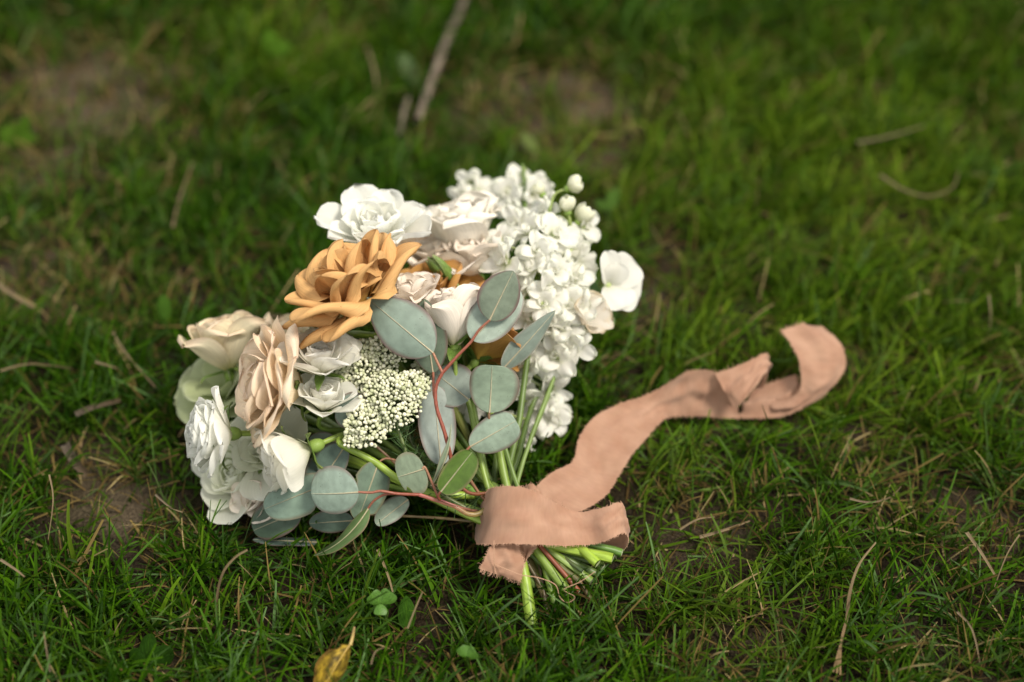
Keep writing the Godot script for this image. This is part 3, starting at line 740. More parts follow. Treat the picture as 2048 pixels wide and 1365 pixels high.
	leaf(g, Vector3(-0.0274, 0.0916, 0.2156), Vector3(-0.0489, 0.0678, 0.2304), 0.0090, 0.0117, 8, 0.05, -0.12, [0.40, 0.32], olive, Color(0.2, 0.17, 0.08), [], "fresh green leaf")
	leaf(g, Vector3(-0.0422, 0.0983, 0.1948), Vector3(-0.0561, 0.0664, 0.2236), 0.0042, 0.0042, 60, 0.10, 0.3, [0.6, 0.9], Color(0.187, 0.244, 0.162), Color(0.22, 0.17, 0.12), [], "leaf seen edge on")
	# low spray with the large pale leaf
	var h := thing("eucalyptus", Vector3(-0.0195, 0.0451, 0.2360), "low eucalyptus sprig with a large pale leaf and insect bitten leaves, at the lower left", "eucalyptus", gr)
	stalk(h, [Vector3(-0.0645, 0.0610, 0.2271), Vector3(-0.0413, 0.0538, 0.2308), Vector3(-0.0258, 0.0462, 0.2324), tie(), Vector3(0.0305, 0.0034, 0.2803)], 0.0022, Color(0.40, 0.11, 0.10), Color(0.17, 0.30, 0.04))
	twig(h, [Vector3(-0.0645, 0.0610, 0.2271), Vector3(-0.0792, 0.0630, 0.2280), Vector3(-0.0905, 0.0658, 0.2281), Vector3(-0.0973, 0.0658, 0.2295), Vector3(-0.1061, 0.0668, 0.2299)], 0.0012, 0.0008, r0, r1)
	twig(h, [Vector3(-0.0809, 0.0630, 0.2280), Vector3(-0.0887, 0.0610, 0.2271), Vector3(-0.0959, 0.0564, 0.2285), Vector3(-0.1002, 0.0510, 0.2307)], 0.001, 0.0008, r0, r1)
	twig(h, [Vector3(-0.0500, 0.0557, 0.2292), Vector3(-0.0560, 0.0705, 0.2226), Vector3(-0.0599, 0.0793, 0.2186), Vector3(-0.0617, 0.0788, 0.2191)], 0.001, 0.0008, r1, Color(0.42, 0.24, 0.14))
	twig(h, [Vector3(-0.0661, 0.0623, 0.2071), Vector3(-0.0790, 0.0653, 0.2003), Vector3(-0.0897, 0.0657, 0.1973), Vector3(-0.0966, 0.0635, 0.2020)], 0.001, 0.0007, r1, Color(0.42, 0.24, 0.14))
	leaf(h, Vector3(-0.1392, 0.0623, 0.2273), Vector3(-0.1058, 0.0668, 0.2299), 0.0158, 0.0193, 0, 0.05, 0.1, [0.50, 0.42], Color(0.251, 0.328, 0.271), Color(0.17, 0.13, 0.11), [], "large pale leaf")
	leaf(h, Vector3(-0.1747, 0.0414, 0.2232), Vector3(-0.1244, 0.0623, 0.2152), 0.0155, 0.0134, 0, 0.02, 0.06, [0.50, 0.42], Color(0.182, 0.258, 0.203), Color(0.17, 0.14, 0.09), [[0.34, 0.30, 0.045, -1.0]], "leaf with a bitten lower edge")
	leaf(h, Vector3(-0.1397, 0.0473, 0.2125), Vector3(-0.1179, 0.0730, 0.1921), 0.0105, 0.0162, 0, 0.0, 0.05, [0.45, 0.35], Color(0.118, 0.173, 0.145), Color(0.16, 0.12, 0.09), [[0.9, 0.4, 0.06, -1.0]])
	leaf(h, Vector3(-0.1082, 0.0400, 0.2325), Vector3(-0.0939, 0.0675, 0.2024), 0.0141, 0.0127, -10, 0.02, 0.08, [0.42, 0.50], Color(0.113, 0.169, 0.117), Color(0.16, 0.14, 0.07), [[0.45, 0.25, 0.08, 1.0], [0.9, 0.5, 0.05, -1.0]])
	leaf(h, Vector3(-0.0791, 0.0723, 0.2210), Vector3(-0.0603, 0.0788, 0.2191), 0.0172, 0.0152, 0, 0.0, 0.06, [0.36, 0.36], Color(0.222, 0.281, 0.194), Color(0.22, 0.2, 0.13), [[0.8, 0.4, 0.07, -1.0]])
	leaf(h, Vector3(-0.1387, 0.0233, 0.2502), Vector3(-0.1002, 0.0510, 0.2307), 0.0070, 0.0090, -38, 0.10, -0.25, [0.45, 0.8], Color(0.11, 0.175, 0.065), Color(0.24, 0.16, 0.1))
	# sprig lying on the grass underneath
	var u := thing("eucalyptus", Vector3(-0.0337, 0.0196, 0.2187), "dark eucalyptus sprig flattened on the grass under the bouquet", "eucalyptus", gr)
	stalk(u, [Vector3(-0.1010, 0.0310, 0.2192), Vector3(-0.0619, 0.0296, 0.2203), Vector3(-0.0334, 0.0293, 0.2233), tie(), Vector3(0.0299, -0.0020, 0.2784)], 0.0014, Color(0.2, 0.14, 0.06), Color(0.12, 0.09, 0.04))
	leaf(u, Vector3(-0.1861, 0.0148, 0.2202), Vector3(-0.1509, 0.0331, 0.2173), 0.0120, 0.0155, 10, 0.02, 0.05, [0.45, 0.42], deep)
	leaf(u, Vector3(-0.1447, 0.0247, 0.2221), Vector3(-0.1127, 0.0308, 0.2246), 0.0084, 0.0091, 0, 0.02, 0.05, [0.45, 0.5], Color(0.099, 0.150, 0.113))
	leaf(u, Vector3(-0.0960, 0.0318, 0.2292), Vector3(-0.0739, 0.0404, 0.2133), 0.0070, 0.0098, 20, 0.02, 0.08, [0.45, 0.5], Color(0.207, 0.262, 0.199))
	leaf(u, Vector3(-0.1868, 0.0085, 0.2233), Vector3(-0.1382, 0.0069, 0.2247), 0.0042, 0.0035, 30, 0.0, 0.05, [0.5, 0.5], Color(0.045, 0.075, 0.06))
	# round leaves behind the rice flower
	var w := thing("eucalyptus", Vector3(-0.0689, 0.0589, 0.1967), "eucalyptus sprig with a round leaf tucked left of the rice flower", "eucalyptus", gr)
	stalk(w, [Vector3(-0.1102, 0.0835, 0.1812), Vector3(-0.0937, 0.0668, 0.1896), Vector3(-0.0618, 0.0496, 0.2050), tie(), Vector3(0.0246, 0.0005, 0.2829)], 0.0013, Color(0.3, 0.16, 0.08), Color(0.12, 0.09, 0.04))
	leaf(w, Vector3(-0.1231, 0.0990, 0.1808), Vector3(-0.1002, 0.0924, 0.1840), 0.0118, 0.0153, 0, 0.03, 0.1, [0.40, 0.36], Color(0.163, 0.220, 0.181))
	leaf(w, Vector3(-0.1456, 0.0649, 0.1779), Vector3(-0.1256, 0.0674, 0.1823), 0.0049, 0.0063, 0, 0.02, 0.05, [0.45, 0.5], Color(0.158, 0.206, 0.172))


# ---------------------------------------------------------------- ribbon
func band(A: Array, B: Array, n: int, seed_: int, fold := 0.0, crease := 0.0032) -> Array:
	var L := spline(A, n)
	var R := spline(B, n)
	var P := PackedVector3Array()
	var C := PackedColorArray()
	var nz := FastNoiseLite.new()
	nz.seed = seed_
	nz.frequency = 1.0
	var nu := 13
	for j in n:
		var along := (L[mini(j + 1, n - 1)] - L[maxi(j - 1, 0)] + R[mini(j + 1, n - 1)] - R[maxi(j - 1, 0)]).normalized()
		var across := R[j] - L[j]
		var nrm := along.cross(across.normalized()).normalized()
		for i in nu:
			var u := float(i) / (nu - 1)
			var p := L[j].lerp(R[j], u)
			p += nrm * (fold * sin(u * PI) + 0.0042 * sin(u * PI) * nz.get_noise_2d(u * 1.7, j * 0.07) + 0.4 * crease * nz.get_noise_2d(u * 3.6 + 9.0 + j * 0.06, j * 0.09 + 5.0))
			p -= nrm * crease * exp(-pow((u - 0.46 - 0.16 * nz.get_noise_2d(70.0, j * 0.045)) / 0.10, 2.0)) * (0.5 + nz.get_noise_2d(90.0, j * 0.08))
			if i == 0 or i == nu - 1: p += across.normalized() * 0.0009 * nz.get_noise_2d(j * 0.9, 30.0 + i)
			P.append(p)
			var g := clampf(0.6 + 0.6 * nz.get_noise_2d(u * 1.8 + 40.0, j * 0.10), 0, 1)
			C.append(Color(0.36, 0.19, 0.122).lerp(Color(0.515, 0.315, 0.22), g))
	return [sheet(P, nu, n, C), P, nu, n]


func fray(b: Array, parent: Node3D, ends: Array, thick := 1.0) -> void:
	var P: PackedVector3Array = b[1]
	var nu: int = b[2]
	var n: int = b[3]
	var st := SurfaceTool.new()
	st.begin(Mesh.PRIMITIVE_TRIANGLES)
	var col := Color(0.47, 0.28, 0.185)
	for side in 2:
		var e := 0 if side == 0 else nu - 1
		var inn := 1 if side == 0 else nu - 2
		for j in n - 1:
			for k in 4:
				if rng.randf() > 0.8: continue
				var f := rng.randf()
				var p := P[j * nu + e].lerp(P[(j + 1) * nu + e], f)
				var out := (P[j * nu + e] - P[j * nu + inn]).normalized()
				var al := (P[(j + 1) * nu + e] - P[j * nu + e]).normalized()
				var l := rng.randf_range(0.0003, 0.0015) * thick * (1.0 if rng.randf() < 0.94 else 2.2)
				var q := p + out * l + al * rng.randf_range(-1, 1) * l * 0.8 + Vector3(0, rng.randf_range(-.5, .5) * l, 0)
				var m := (p + q) / 2 + al * rng.randf_range(-.4, .4) * l
				st.append_from(tube([p - out * 0.0006, m, q], 0.00018, 0.0001, 4, col, col, 4), 0, Transform3D())
	for jj in ends:
		var inn: int = jj + (1 if jj == 0 else -1)
		for i in nu - 1:
			for k in 5:
				var p := P[jj * nu + i].lerp(P[jj * nu + i + 1], rng.randf())
				var out := (P[jj * nu + i] - P[inn * nu + i]).normalized()
				var ac := (P[jj * nu + i + 1] - P[jj * nu + i]).normalized()
				var l := rng.randf_range(0.0008, 0.003)
				st.append_from(tube([p - out * 0.0005, p + out * l * 0.5, p + out * l + ac * rng.randf_range(-1, 1) * l * 0.6], 0.00018, 0.0001, 4, col, col, 4), 0, Transform3D())
	tag(part("frayed_edge", st.commit(), M.thread, parent), "", "", "", "stuff")


func build_ribbon() -> void:
	var o := Vector3(0.0021, 0.0502, 0.2382)
	var root := thing("ribbon", Vector3.ZERO, "frayed dusty peach silk ribbon tied round the stems, its tail trailing to the right", "ribbon")
	var wrap := band([Vector3(-0.0229, 0.0297, 0.2095), Vector3(-0.0190, 0.0505, 0.2177), Vector3(-0.0135, 0.0674, 0.2268), Vector3(0.0021, 0.0743, 0.2312), Vector3(0.0175, 0.0688, 0.2322), Vector3(0.0317, 0.0534, 0.2286), Vector3(0.0459, 0.0439, 0.2277), Vector3(0.0614, 0.0485, 0.2289), Vector3(0.0748, 0.0509, 0.2254), Vector3(0.0801, 0.0391, 0.2226), Vector3(0.0781, 0.0236, 0.2231), Vector3(0.0526, 0.0149, 0.2175)],
		[Vector3(-0.0266, 0.0121, 0.2226), Vector3(-0.0250, 0.0257, 0.2400), Vector3(-0.0196, 0.0415, 0.2554), Vector3(-0.0031, 0.0497, 0.2615), Vector3(0.0173, 0.0500, 0.2626), Vector3(0.0365, 0.0394, 0.2546), Vector3(0.0557, 0.0368, 0.2516), Vector3(0.0681, 0.0445, 0.2527), Vector3(0.0770, 0.0414, 0.2447), Vector3(0.0814, 0.0322, 0.2423), Vector3(0.0774, 0.0096, 0.2357), Vector3(0.0490, -0.0044, 0.2348)], 74, 5, 0.0, 0.0008)
	fray(wrap, part("wrap", wrap[0], M.silk, root), [])
	var under := band([Vector3(0.0056, 0.0537, 0.2149), Vector3(0.0133, 0.0622, 0.2179), Vector3(0.0195, 0.0578, 0.2219)], [Vector3(0.0021, 0.0503, 0.2314), Vector3(0.0142, 0.0574, 0.2330), Vector3(0.0265, 0.0503, 0.2314)], 16, 9)
	fray(under, part("knot", under[0], M.silk, root), [])
	var short := band([Vector3(-0.0110, 0.0450, 0.2522), Vector3(-0.0158, 0.0420, 0.2603), Vector3(-0.0191, 0.0393, 0.2668), Vector3(-0.0218, 0.0353, 0.2718)], [Vector3(0.0034, 0.0440, 0.2531), Vector3(0.0062, 0.0384, 0.2609), Vector3(0.0082, 0.0344, 0.2672), Vector3(0.0058, 0.0257, 0.2750)], 20, 11, 0.002)
	fray(short, part("short_end", short[0], M.silk, root), [19])
	var stub := band([Vector3(0.0021, 0.0409, 0.2505), Vector3(0.0055, 0.0358, 0.2552), Vector3(0.0076, 0.0307, 0.2598)], [Vector3(0.0175, 0.0435, 0.2536), Vector3(0.0158, 0.0379, 0.2560), Vector3(0.0110, 0.0317, 0.2589)], 12, 12)
	fray(stub, part("torn_tab", stub[0], M.silk, root), [11], 1.4)
	var tail := band([Vector3(0.0148, 0.0470, 0.2155), Vector3(0.0194, 0.0414, 0.1990), Vector3(0.0307, 0.0331, 0.1796), Vector3(0.0451, 0.0302, 0.1660), Vector3(0.0510, 0.0339, 0.1438), Vector3(0.0642, 0.0352, 0.1239), Vector3(0.0848, 0.0341, 0.1087), Vector3(0.1066, 0.0343, 0.0990), Vector3(0.1241, 0.0411, 0.0916), Vector3(0.1351, 0.0435, 0.0840), Vector3(0.1481, 0.0433, 0.0815), Vector3(0.1618, 0.0399, 0.0847), Vector3(0.1695, 0.0289, 0.0945)],
		[Vector3(0.0341, 0.0309, 0.2219), Vector3(0.0511, 0.0194, 0.2053), Vector3(0.0691, 0.0155, 0.1873), Vector3(0.0802, 0.0201, 0.1697), Vector3(0.0905, 0.0224, 0.1515), Vector3(0.1018, 0.0222, 0.1356), Vector3(0.1121, 0.0215, 0.1200), Vector3(0.1191, 0.0198, 0.1108), Vector3(0.1259, 0.0091, 0.0989), Vector3(0.1368, 0.0080, 0.0972), Vector3(0.1498, 0.0080, 0.0972), Vector3(0.1635, 0.0074, 0.0978), Vector3(0.1792, 0.0068, 0.0983)], 84, 21, 0.003)
	fray(tail, part("tail", tail[0], M.silk, root), [])
	var flap := band([Vector3(0.1576, 0.0424, 0.0851), Vector3(0.1692, 0.0453, 0.0825), Vector3(0.1851, 0.0485, 0.0768), Vector3(0.1975, 0.0499, 0.0703), Vector3(0.2024, 0.0377, 0.0651), Vector3(0.1981, 0.0154, 0.0663), Vector3(0.1901, 0.0080, 0.0730), Vector3(0.1977, 0.0138, 0.0704), Vector3(0.2169, 0.0219, 0.0685), Vector3(0.2256, 0.0234, 0.0672)],
		[Vector3(0.1725, 0.0250, 0.1061), Vector3(0.1765, 0.0313, 0.1058), Vector3(0.1834, 0.0370, 0.1007), Vector3(0.1926, 0.0417, 0.0911), Vector3(0.2001, 0.0350, 0.0755), Vector3(0.1981, 0.0080, 0.0730), Vector3(0.1808, 0.0012, 0.0899), Vector3(0.1956, 0.0042, 0.0952), Vector3(0.2146, 0.0082, 0.0970), Vector3(0.2283, 0.0146, 0.0939)], 60, 33)
	fray(flap, part("fold", flap[0], M.silk, root), [59])
	var last := band([Vector3(0.2023, 0.0126, 0.0823), Vector3(0.2166, 0.0182, 0.0880), Vector3(0.2256, 0.0262, 0.0862), Vector3(0.2264, 0.0378, 0.0785), Vector3(0.2225, 0.0480, 0.0665), Vector3(0.2130, 0.0532, 0.0457)], [Vector3(0.2122, 0.0020, 0.0918), Vector3(0.2284, 0.0109, 0.0919), Vector3(0.2489, 0.0192, 0.0817), Vector3(0.2641, 0.0289, 0.0649), Vector3(0.2622, 0.0417, 0.0507), Vector3(0.2489, 0.0457, 0.0337)], 44, 44, -0.004)
	fray(last, part("ribbon_end", last[0], M.silk, root), [43])
	for b in [wrap, short, tail, flap, last]:
		var P: PackedVector3Array = b[1]
		for i in range(0, P.size(), 7): cap(P[i], 0.012)
	var col := Color(0.45, 0.27, 0.175)
	for K in [[Vector3(-0.0123, 0.0512, 0.2601), Vector3(-0.0122, 0.0457, 0.2678), Vector3(-0.0116, 0.0374, 0.2739), Vector3(-0.0105, 0.0356, 0.2768)], [Vector3(-0.0115, 0.0407, 0.2723), Vector3(0.0054, 0.0356, 0.2768), Vector3(0.0173, 0.0349, 0.2788), Vector3(0.0292, 0.0314, 0.2820), Vector3(0.0326, 0.0235, 0.2865), Vector3(0.0377, 0.0207, 0.2890), Vector3(0.0427, 0.0251, 0.2877), Vector3(0.0352, 0.0313, 0.2862), Vector3(0.0460, 0.0342, 0.2821), Vector3(0.0563, 0.0387, 0.2768)]]:
		part("loose_thread", tube(K, 0.00035, 0.00025, K.size() * 8, col, col, 5), M.thread, root)


# ---------------------------------------------------------------- ground, litter, grass
var uneven := FastNoiseLite.new()
var blotch := FastNoiseLite.new()
# worn places in the lawn: centre, radius, how bare
var worn := [[Vector3(-0.4366, -0.0000, -0.3830), 0.11, 0.9], [Vector3(-0.4684, 0.0000, -0.4425), 0.07, 0.8], [Vector3(-0.4699, 0.0000, -0.2568), 0.06, 0.7], [Vector3(0.0545, 0.0000, -0.3592), 0.09, 0.85], [Vector3(-0.0124, 0.0000, -0.3734), 0.07, 0.75], [Vector3(0.0771, 0.0000, -0.2825), 0.06, 0.7], [Vector3(-0.2884, 0.0000, 0.1824), 0.045, 0.85], [Vector3(-0.3273, 0.0000, 0.1418), 0.035, 0.7], [Vector3(-0.2952, 0.0000, 0.2208), 0.03, 0.5],
	[Vector3(-0.4123, 0.0000, -0.0808), 0.06, 0.7], [Vector3(-0.3288, 0.0000, -0.0603), 0.06, 0.4], [Vector3(0.1252, -0.0000, -0.0671), 0.05, 0.7], [Vector3(0.3392, 0.0000, 0.2067), 0.05, 0.6], [Vector3(0.1263, 0.0000, 0.2114), 0.05, 0.6], [Vector3(0.2791, 0.0000, 0.1573), 0.05, 0.45], [Vector3(0.1544, 0.0000, 0.3125), 0.05, 0.45], [Vector3(0.3040, 0.0000, 0.3247), 0.04, 0.5], [Vector3(-0.2045, 0.0000, -0.4842), 0.05, 0.4], [Vector3(-0.0890, 0.0000, -0.0603), 0.04, 0.3], [Vector3(0.4597, 0.0000, -0.2912), 0.05, 0.5], [Vector3(-0.3401, 0.0000, -0.2400), 0.05, 0.4], [Vector3(0.2514, 0.0000, -0.4123), 0.05, 0.3]]
# livelier, yellower grass
var lively := [[Vector3(0.3510, 0.0000, -0.1683), 0.12, 1.0], [Vector3(0.2846, 0.0000, -0.2825), 0.16, 0.8], [Vector3(0.4449, 0.0000, -0.4528), 0.16, 0.5], [Vector3(0.1815, 0.0000, -0.1456), 0.08, 0.6], [Vector3(0.2840, 0.0000, 0.0473), 0.09, 0.8], [Vector3(0.1820, 0.0000, 0.0109), 0.08, 0.7], [Vector3(0.0902, 0.0000, -0.2484), 0.10, 0.7], [Vector3(-0.2512, -0.0000, -0.4632), 0.10, 0.6], [Vector3(0.1688, 0.0000, -0.3734), 0.12, 0.5], [Vector3(0.3657, 0.0000, 0.0109), 0.1, 0.5], [Vector3(0.1047, 0.0000, 0.1573), 0.06, 0.5], [Vector3(0.1499, 0.0000, 0.2617), 0.08, 0.4]]


func amount(list: Array, x: float, z: float) -> float:
	var a := 0.0
	for w in list:
		var d: float = Vector2(x - w[0].x, z - w[0].z).length() / w[1] * (1.0 + 0.55 * blotch.get_noise_2d(x * 2.2 + w[0].x * 9.0, z * 2.2))
		if d < 1.5: a = maxf(a, w[2] * (1.0 - ss(0.45, 1.5, d)))
	return a


func height(x: float, z: float) -> float:
	return 0.007 * uneven.get_noise_2d(x, z) - 0.004


func build_ground() -> void:
	uneven.seed = 4; uneven.frequency = 9.0; uneven.fractal_octaves = 4
	blotch.seed = 12; blotch.frequency = 6.0; blotch.fractal_octaves = 3
	var X := [-90.0, -30.0, -10.0, -4.0, -2.2]
	for i in 141: X.append(-1.4 + i * 0.02)
	X.append_array([2.2, 4.0, 10.0, 30.0, 90.0])
	var P := PackedVector3Array()
	var C := PackedColorArray()
	for z in X:
		for x in X:
			P.append(Vector3(x, height(x, z), z))
			var b := amount(worn, x, z)
			var g := 0.5 + 0.5 * blotch.get_noise_2d(x * 3.0, z * 3.0)
			C.append(Color(0.018, 0.014, 0.008).lerp(Color(0.050, 0.038, 0.023), g).lerp(Color(0.20, 0.155, 0.10), ss(0.3, 1.0, b) * (0.35 + 0.4 * g)))
	var soil := mat(0.95, 0.0, grain(512, 512, 90, 90, 0.55, 1.0, 91, 1500, Color(0.9, 0.85, 0.8)), 0.2, 0.2)
	soil.uv1_scale = Vector3(9, 9, 1)
	soil.uv1_triplanar = true
	soil.uv1_world_triplanar = true
	soil.uv1_scale = Vector3(4, 4, 4)
	var g := part("ground", sheet(P, X.size(), X.size(), C), soil, self)
	tag(g, "brown soil under the lawn, showing where the grass is thin", "", "", "structure")


func strip(K: Array, w0: float, w1: float, c0: Color, c1: Color, turn := 0.0) -> ArrayMesh:
	var n := K.size() * 6
	var L := spline(K, n)
	var P := PackedVector3Array()
	var C := PackedColorArray()
	for i in n:
		var f := float(i) / (n - 1)
		var t := (L[mini(i + 1, n - 1)] - L[maxi(i - 1, 0)]).normalized()
		var x := t.cross(Vector3(0.05, 0.8, 0.6)).normalized().rotated(t, turn * f)
		var up := x.cross(t).normalized()
		var w := lerpf(w0, w1, f) * 0.5
		for u in [-1.0, -0.5, 0.0, 0.5, 1.0]:
			P.append(L[i] + x * u * w + up * w * (absf(u) * 0.45 + 0.05 * sin(i * 1.7 + u)))
			C.append(c0.lerp(c1, f) * (1.0 - 0.25 * (1.0 - absf(u)) * 0.6))
	return sheet(P, 5, n, C)


func straw(kind: String, label: String, category: String, group: String, K: Array, w0: float, w1: float, c0: Color, c1: Color, turn := 0.6) -> MeshInstance3D:
	var o := MeshInstance3D.new()
	o.name = called(kind)
	var Q := []
	for p in K: Q.append(p - K[0])
	o.position = K[0]
	o.mesh = strip(Q, w0, w1, c0, c1, turn)
	o.material_override = M.straw
	add_child(o)
	tag(o, label, category, group)
	return o


func build_litter() -> void:
	var tan := Color(0.33, 0.245, 0.135)
	var dun := Color(0.21, 0.145, 0.08)
	var grey := Color(0.20, 0.16, 0.12)
	# yellow leaf
	var o := thing("fallen_leaf", Vector3(-0.1066, 0.0246, 0.3271), "curled yellow leaf with brown specks, cut by the bottom edge of the picture", "leaf")
	var yl := blade(Vector3(-0.1269, 0.0022, 0.3554) - o.position, Vector3(-0.1067, 0.0263, 0.3283) - o.position, 0.0118, 0.0085, 24, 0.08, -1.0, [0.42, 0.55], Color(0.44, 0.30, 0.03), Color(0.26, 0.13, 0.04), [[0.12, 0.25, 0.05, 1.0]], Vector3(0, 0.669, 0.743), 0.06)
	part("blade", yl, M.old_leaf, o)
	var Y: PackedVector3Array = yl.surface_get_arrays(0)[Mesh.ARRAY_VERTEX]
	part("midrib", tube([Y[5] + Vector3(0, 0.0004, 0.0004), Y[5 * 11 + 5] + Vector3(0, 0.0004, 0.0004), Y[10 * 11 + 5] + Vector3(0, 0.0004, 0.0004), Y[15 * 11 + 5] + Vector3(0, 0.0004, 0.0004)], 0.0008, 0.0004, 16, Color(0.5, 0.33, 0.08), Color(0.46, 0.33, 0.06), 6), M.stem, o)
	part("stalk", tube([Vector3.ZERO, Vector3(-0.1054, 0.0258, 0.3207) - o.position, Vector3(-0.1055, 0.0220, 0.3107) - o.position], 0.0013, 0.0009, 10, Color(0.5, 0.36, 0.10), Color(0.35, 0.24, 0.12), 6), M.stem, o)
	cap(o.position, 0.012); cap(Vector3(-0.1197, 0.0137, 0.3383), 0.015)
	# clover
	var cl := Color(0.085, 0.20, 0.02)
	var c := thing("clover", Vector3(-0.0877, 0.0030, 0.2941), "bright green clover with three round leaflets, left of the stem ends", "clover", "clovers in the grass")
	for l in [[Vector3(-0.0881, 0.0285, 0.2954), Vector3(-0.0949, 0.0352, 0.2934), 16, 16], [Vector3(-0.0878, 0.0285, 0.2954), Vector3(-0.0819, 0.0359, 0.2915), 15, 20], [Vector3(-0.0885, 0.0280, 0.2958), Vector3(-0.0888, 0.0258, 0.3032), 14, 12]]:
		part("leaflet", blade(l[1] - c.position, l[0] - c.position, l[2] * 0.00034, l[3] * 0.00034, 0, 0.02, 0.2, [0.5, 0.22], cl, cl, []), M.green, c)
	part("stem", tube([Vector3.ZERO, Vector3(-0.0845, 0.0175, 0.2945) - c.position, Vector3(-0.0881, 0.0283, 0.2956) - c.position], 0.0007, 0.0006, 10, Color(0.1, 0.17, 0.03), cl, 5), M.stem, c)
	cap(Vector3(-0.0886, 0.0306, 0.2962), 0.008)
	c = thing("clover", Vector3(-0.0287, -0.0001, 0.3306), "small clover with two leaflets spread, low in the middle of the bottom edge", "clover", "clovers in the grass")
	for l in [[Vector3(-0.0295, 0.0234, 0.3349), Vector3(-0.0343, 0.0286, 0.3316), 11, 12], [Vector3(-0.0291, 0.0234, 0.3349), Vector3(-0.0235, 0.0273, 0.3341), 15, 13], [Vector3(-0.0295, 0.0228, 0.3341), Vector3(-0.0296, 0.0238, 0.3265), 8, 8]]:
		part("leaflet", blade(l[1] - c.position, l[0] - c.position, l[2] * 0.00033, l[3] * 0.00033, 0, 0.02, 0.2, [0.5, 0.22], cl, cl, []), M.green, c)
	part("stem", tube([Vector3.ZERO, Vector3(-0.0295, 0.0224, 0.3346) - c.position], 0.0007, 0.0006, 8, Color(0.1, 0.17, 0.03), cl, 5), M.stem, c)
	cap(Vector3(-0.0292, 0.0241, 0.3330), 0.007)
	# broad weeds
	var weeds := [
		["dark broad leaved weed behind the clover, half hidden by grass", [[Vector3(-0.0719, -0.0025, 0.2950), Vector3(-0.0734, 0.0098, 0.2745), 18, 18, 0.6, 0.75]], Color(0.035, 0.09, 0.01)],
		["dark glossy broad leaved weed in the lower left corner", [[Vector3(-0.2467, -0.0014, 0.3237), Vector3(-0.2282, 0.0061, 0.3169), 20, 24, 0.5, 0.5], [Vector3(-0.2460, -0.0014, 0.3237), Vector3(-0.2459, 0.0059, 0.3037), 18, 16, 0.5, 0.5], [Vector3(-0.2474, -0.0019, 0.3241), Vector3(-0.2566, 0.0044, 0.3157), 16, 14, 0.5, 0.5]], Color(0.018, 0.05, 0.006)],
		["bright green weed with a yellowing leaf at the left edge", [[Vector3(-0.4887, -0.0027, -0.2996), Vector3(-0.5137, 0.0058, -0.3072), 22, 20, 0.5, 0.6], [Vector3(-0.4887, -0.0027, -0.2996), Vector3(-0.4828, 0.0232, -0.3094), 14, 14, 0.5, 0.7], [Vector3(-0.4977, 0.0011, -0.2895), Vector3(-0.4671, 0.0123, -0.2861), 16, 12, 0.5, 0.6]], Color(0.07, 0.14, 0.015)],
		["blurred pale grey green leaf right of the twig at the top", [[Vector3(-0.1003, 0.0151, -0.3829), Vector3(-0.1166, 0.0330, -0.4124), 15, 17, 0.5, 0.6]], Color(0.10, 0.15, 0.06)],
		["blurred pale yellow green leaf above the larkspur tip", [[Vector3(0.0231, 0.0184, -0.2513), Vector3(0.0092, 0.0271, -0.2726), 12, 12, 0.5, 0.6]], Color(0.13, 0.17, 0.05)],
		["blurred light green leaf above the bud at the upper right", [[Vector3(0.0866, 0.0253, -0.1498), Vector3(0.0964, 0.0346, -0.1716), 13, 14, 0.5, 0.6], [Vector3(0.0866, 0.0253, -0.1498), Vector3(0.0753, 0.0320, -0.1559), 10, 9, 0.5, 0.6]], Color(0.06, 0.12, 0.02)],
		["blurred bright green leaf cluster near the top left of centre", [[Vector3(-0.2526, 0.0207, -0.4282), Vector3(-0.2579, 0.0395, -0.4452), 18, 18, 0.5, 0.6], [Vector3(-0.2526, 0.0207, -0.4282), Vector3(-0.2341, 0.0285, -0.4353), 18, 14, 0.5, 0.6]], Color(0.07, 0.15, 0.015)],
		["blurred green weed leaf left of the highest caramel rose", [[Vector3(-0.2903, 0.0169, -0.0077), Vector3(-0.2924, 0.0325, -0.0217), 14, 14, 0.5, 0.5]], Color(0.05, 0.11, 0.015)]]
	for w in weeds:
		var at: Vector3 = w[1][0][0]
		var root := thing("broad_leaf_weed", at, w[0], "weed", "broad leaved weeds in the lawn")
		for l in w[1]:
			var k: float = l[0].distance_to(EYE) / 2844.0
			part("leaf", blade(l[1] - at, l[0] - at, l[2] * k, l[3] * k, 0, 0.05, 0.15, [l[4], l[5]], w[2], w[2] * 0.9, []), M.weed, root)
			cap(l[0].lerp(l[1], 0.6), 0.010)
		part("stem", tube([Vector3.ZERO, Vector3(0.002, -at.y * 0.6, 0.004), Vector3(0.003, -at.y - 0.004, 0.006)], 0.001, 0.0012, 8, w[2], Color(0.14, 0.16, 0.05), 5), M.stem, root)
	# the stick in the background
	var t := thing("twig", Vector3(-0.0944, 0.0140, -0.3146), "blurred grey brown dead stick lying in the grass at the top", "twig")
	part("main_stick", tube([Vector3.ZERO, Vector3(-0.0809, 0.0180, -0.3928) - t.position, Vector3(-0.0702, 0.0200, -0.4603) - t.position, Vector3(-0.0586, 0.0180, -0.5232) - t.position, Vector3(-0.0453, 0.0200, -0.6061) - t.position], 0.0038, 0.0046, 40, Color(0.26, 0.21, 0.16), Color(0.22, 0.18, 0.14), 9, 0.08), M.bark, t)
	part("side_stick", tube([Vector3(-0.1063, 0.0120, -0.3583) - t.position, Vector3(-0.1095, 0.0130, -0.3252) - t.position, Vector3(-0.1117, 0.0100, -0.2921) - t.position], 0.0022, 0.003, 18, Color(0.24, 0.2, 0.15), Color(0.24, 0.2, 0.15), 8, 0.08), M.bark, t)
	for q in 6: cap((Vector3(-0.0944, 0.0140, -0.3146)).lerp(Vector3(-0.0586, 0.0180, -0.5232), q / 5.0), 0.012)
	cap(Vector3(-0.1118, 0.0120, -0.3131), 0.008)
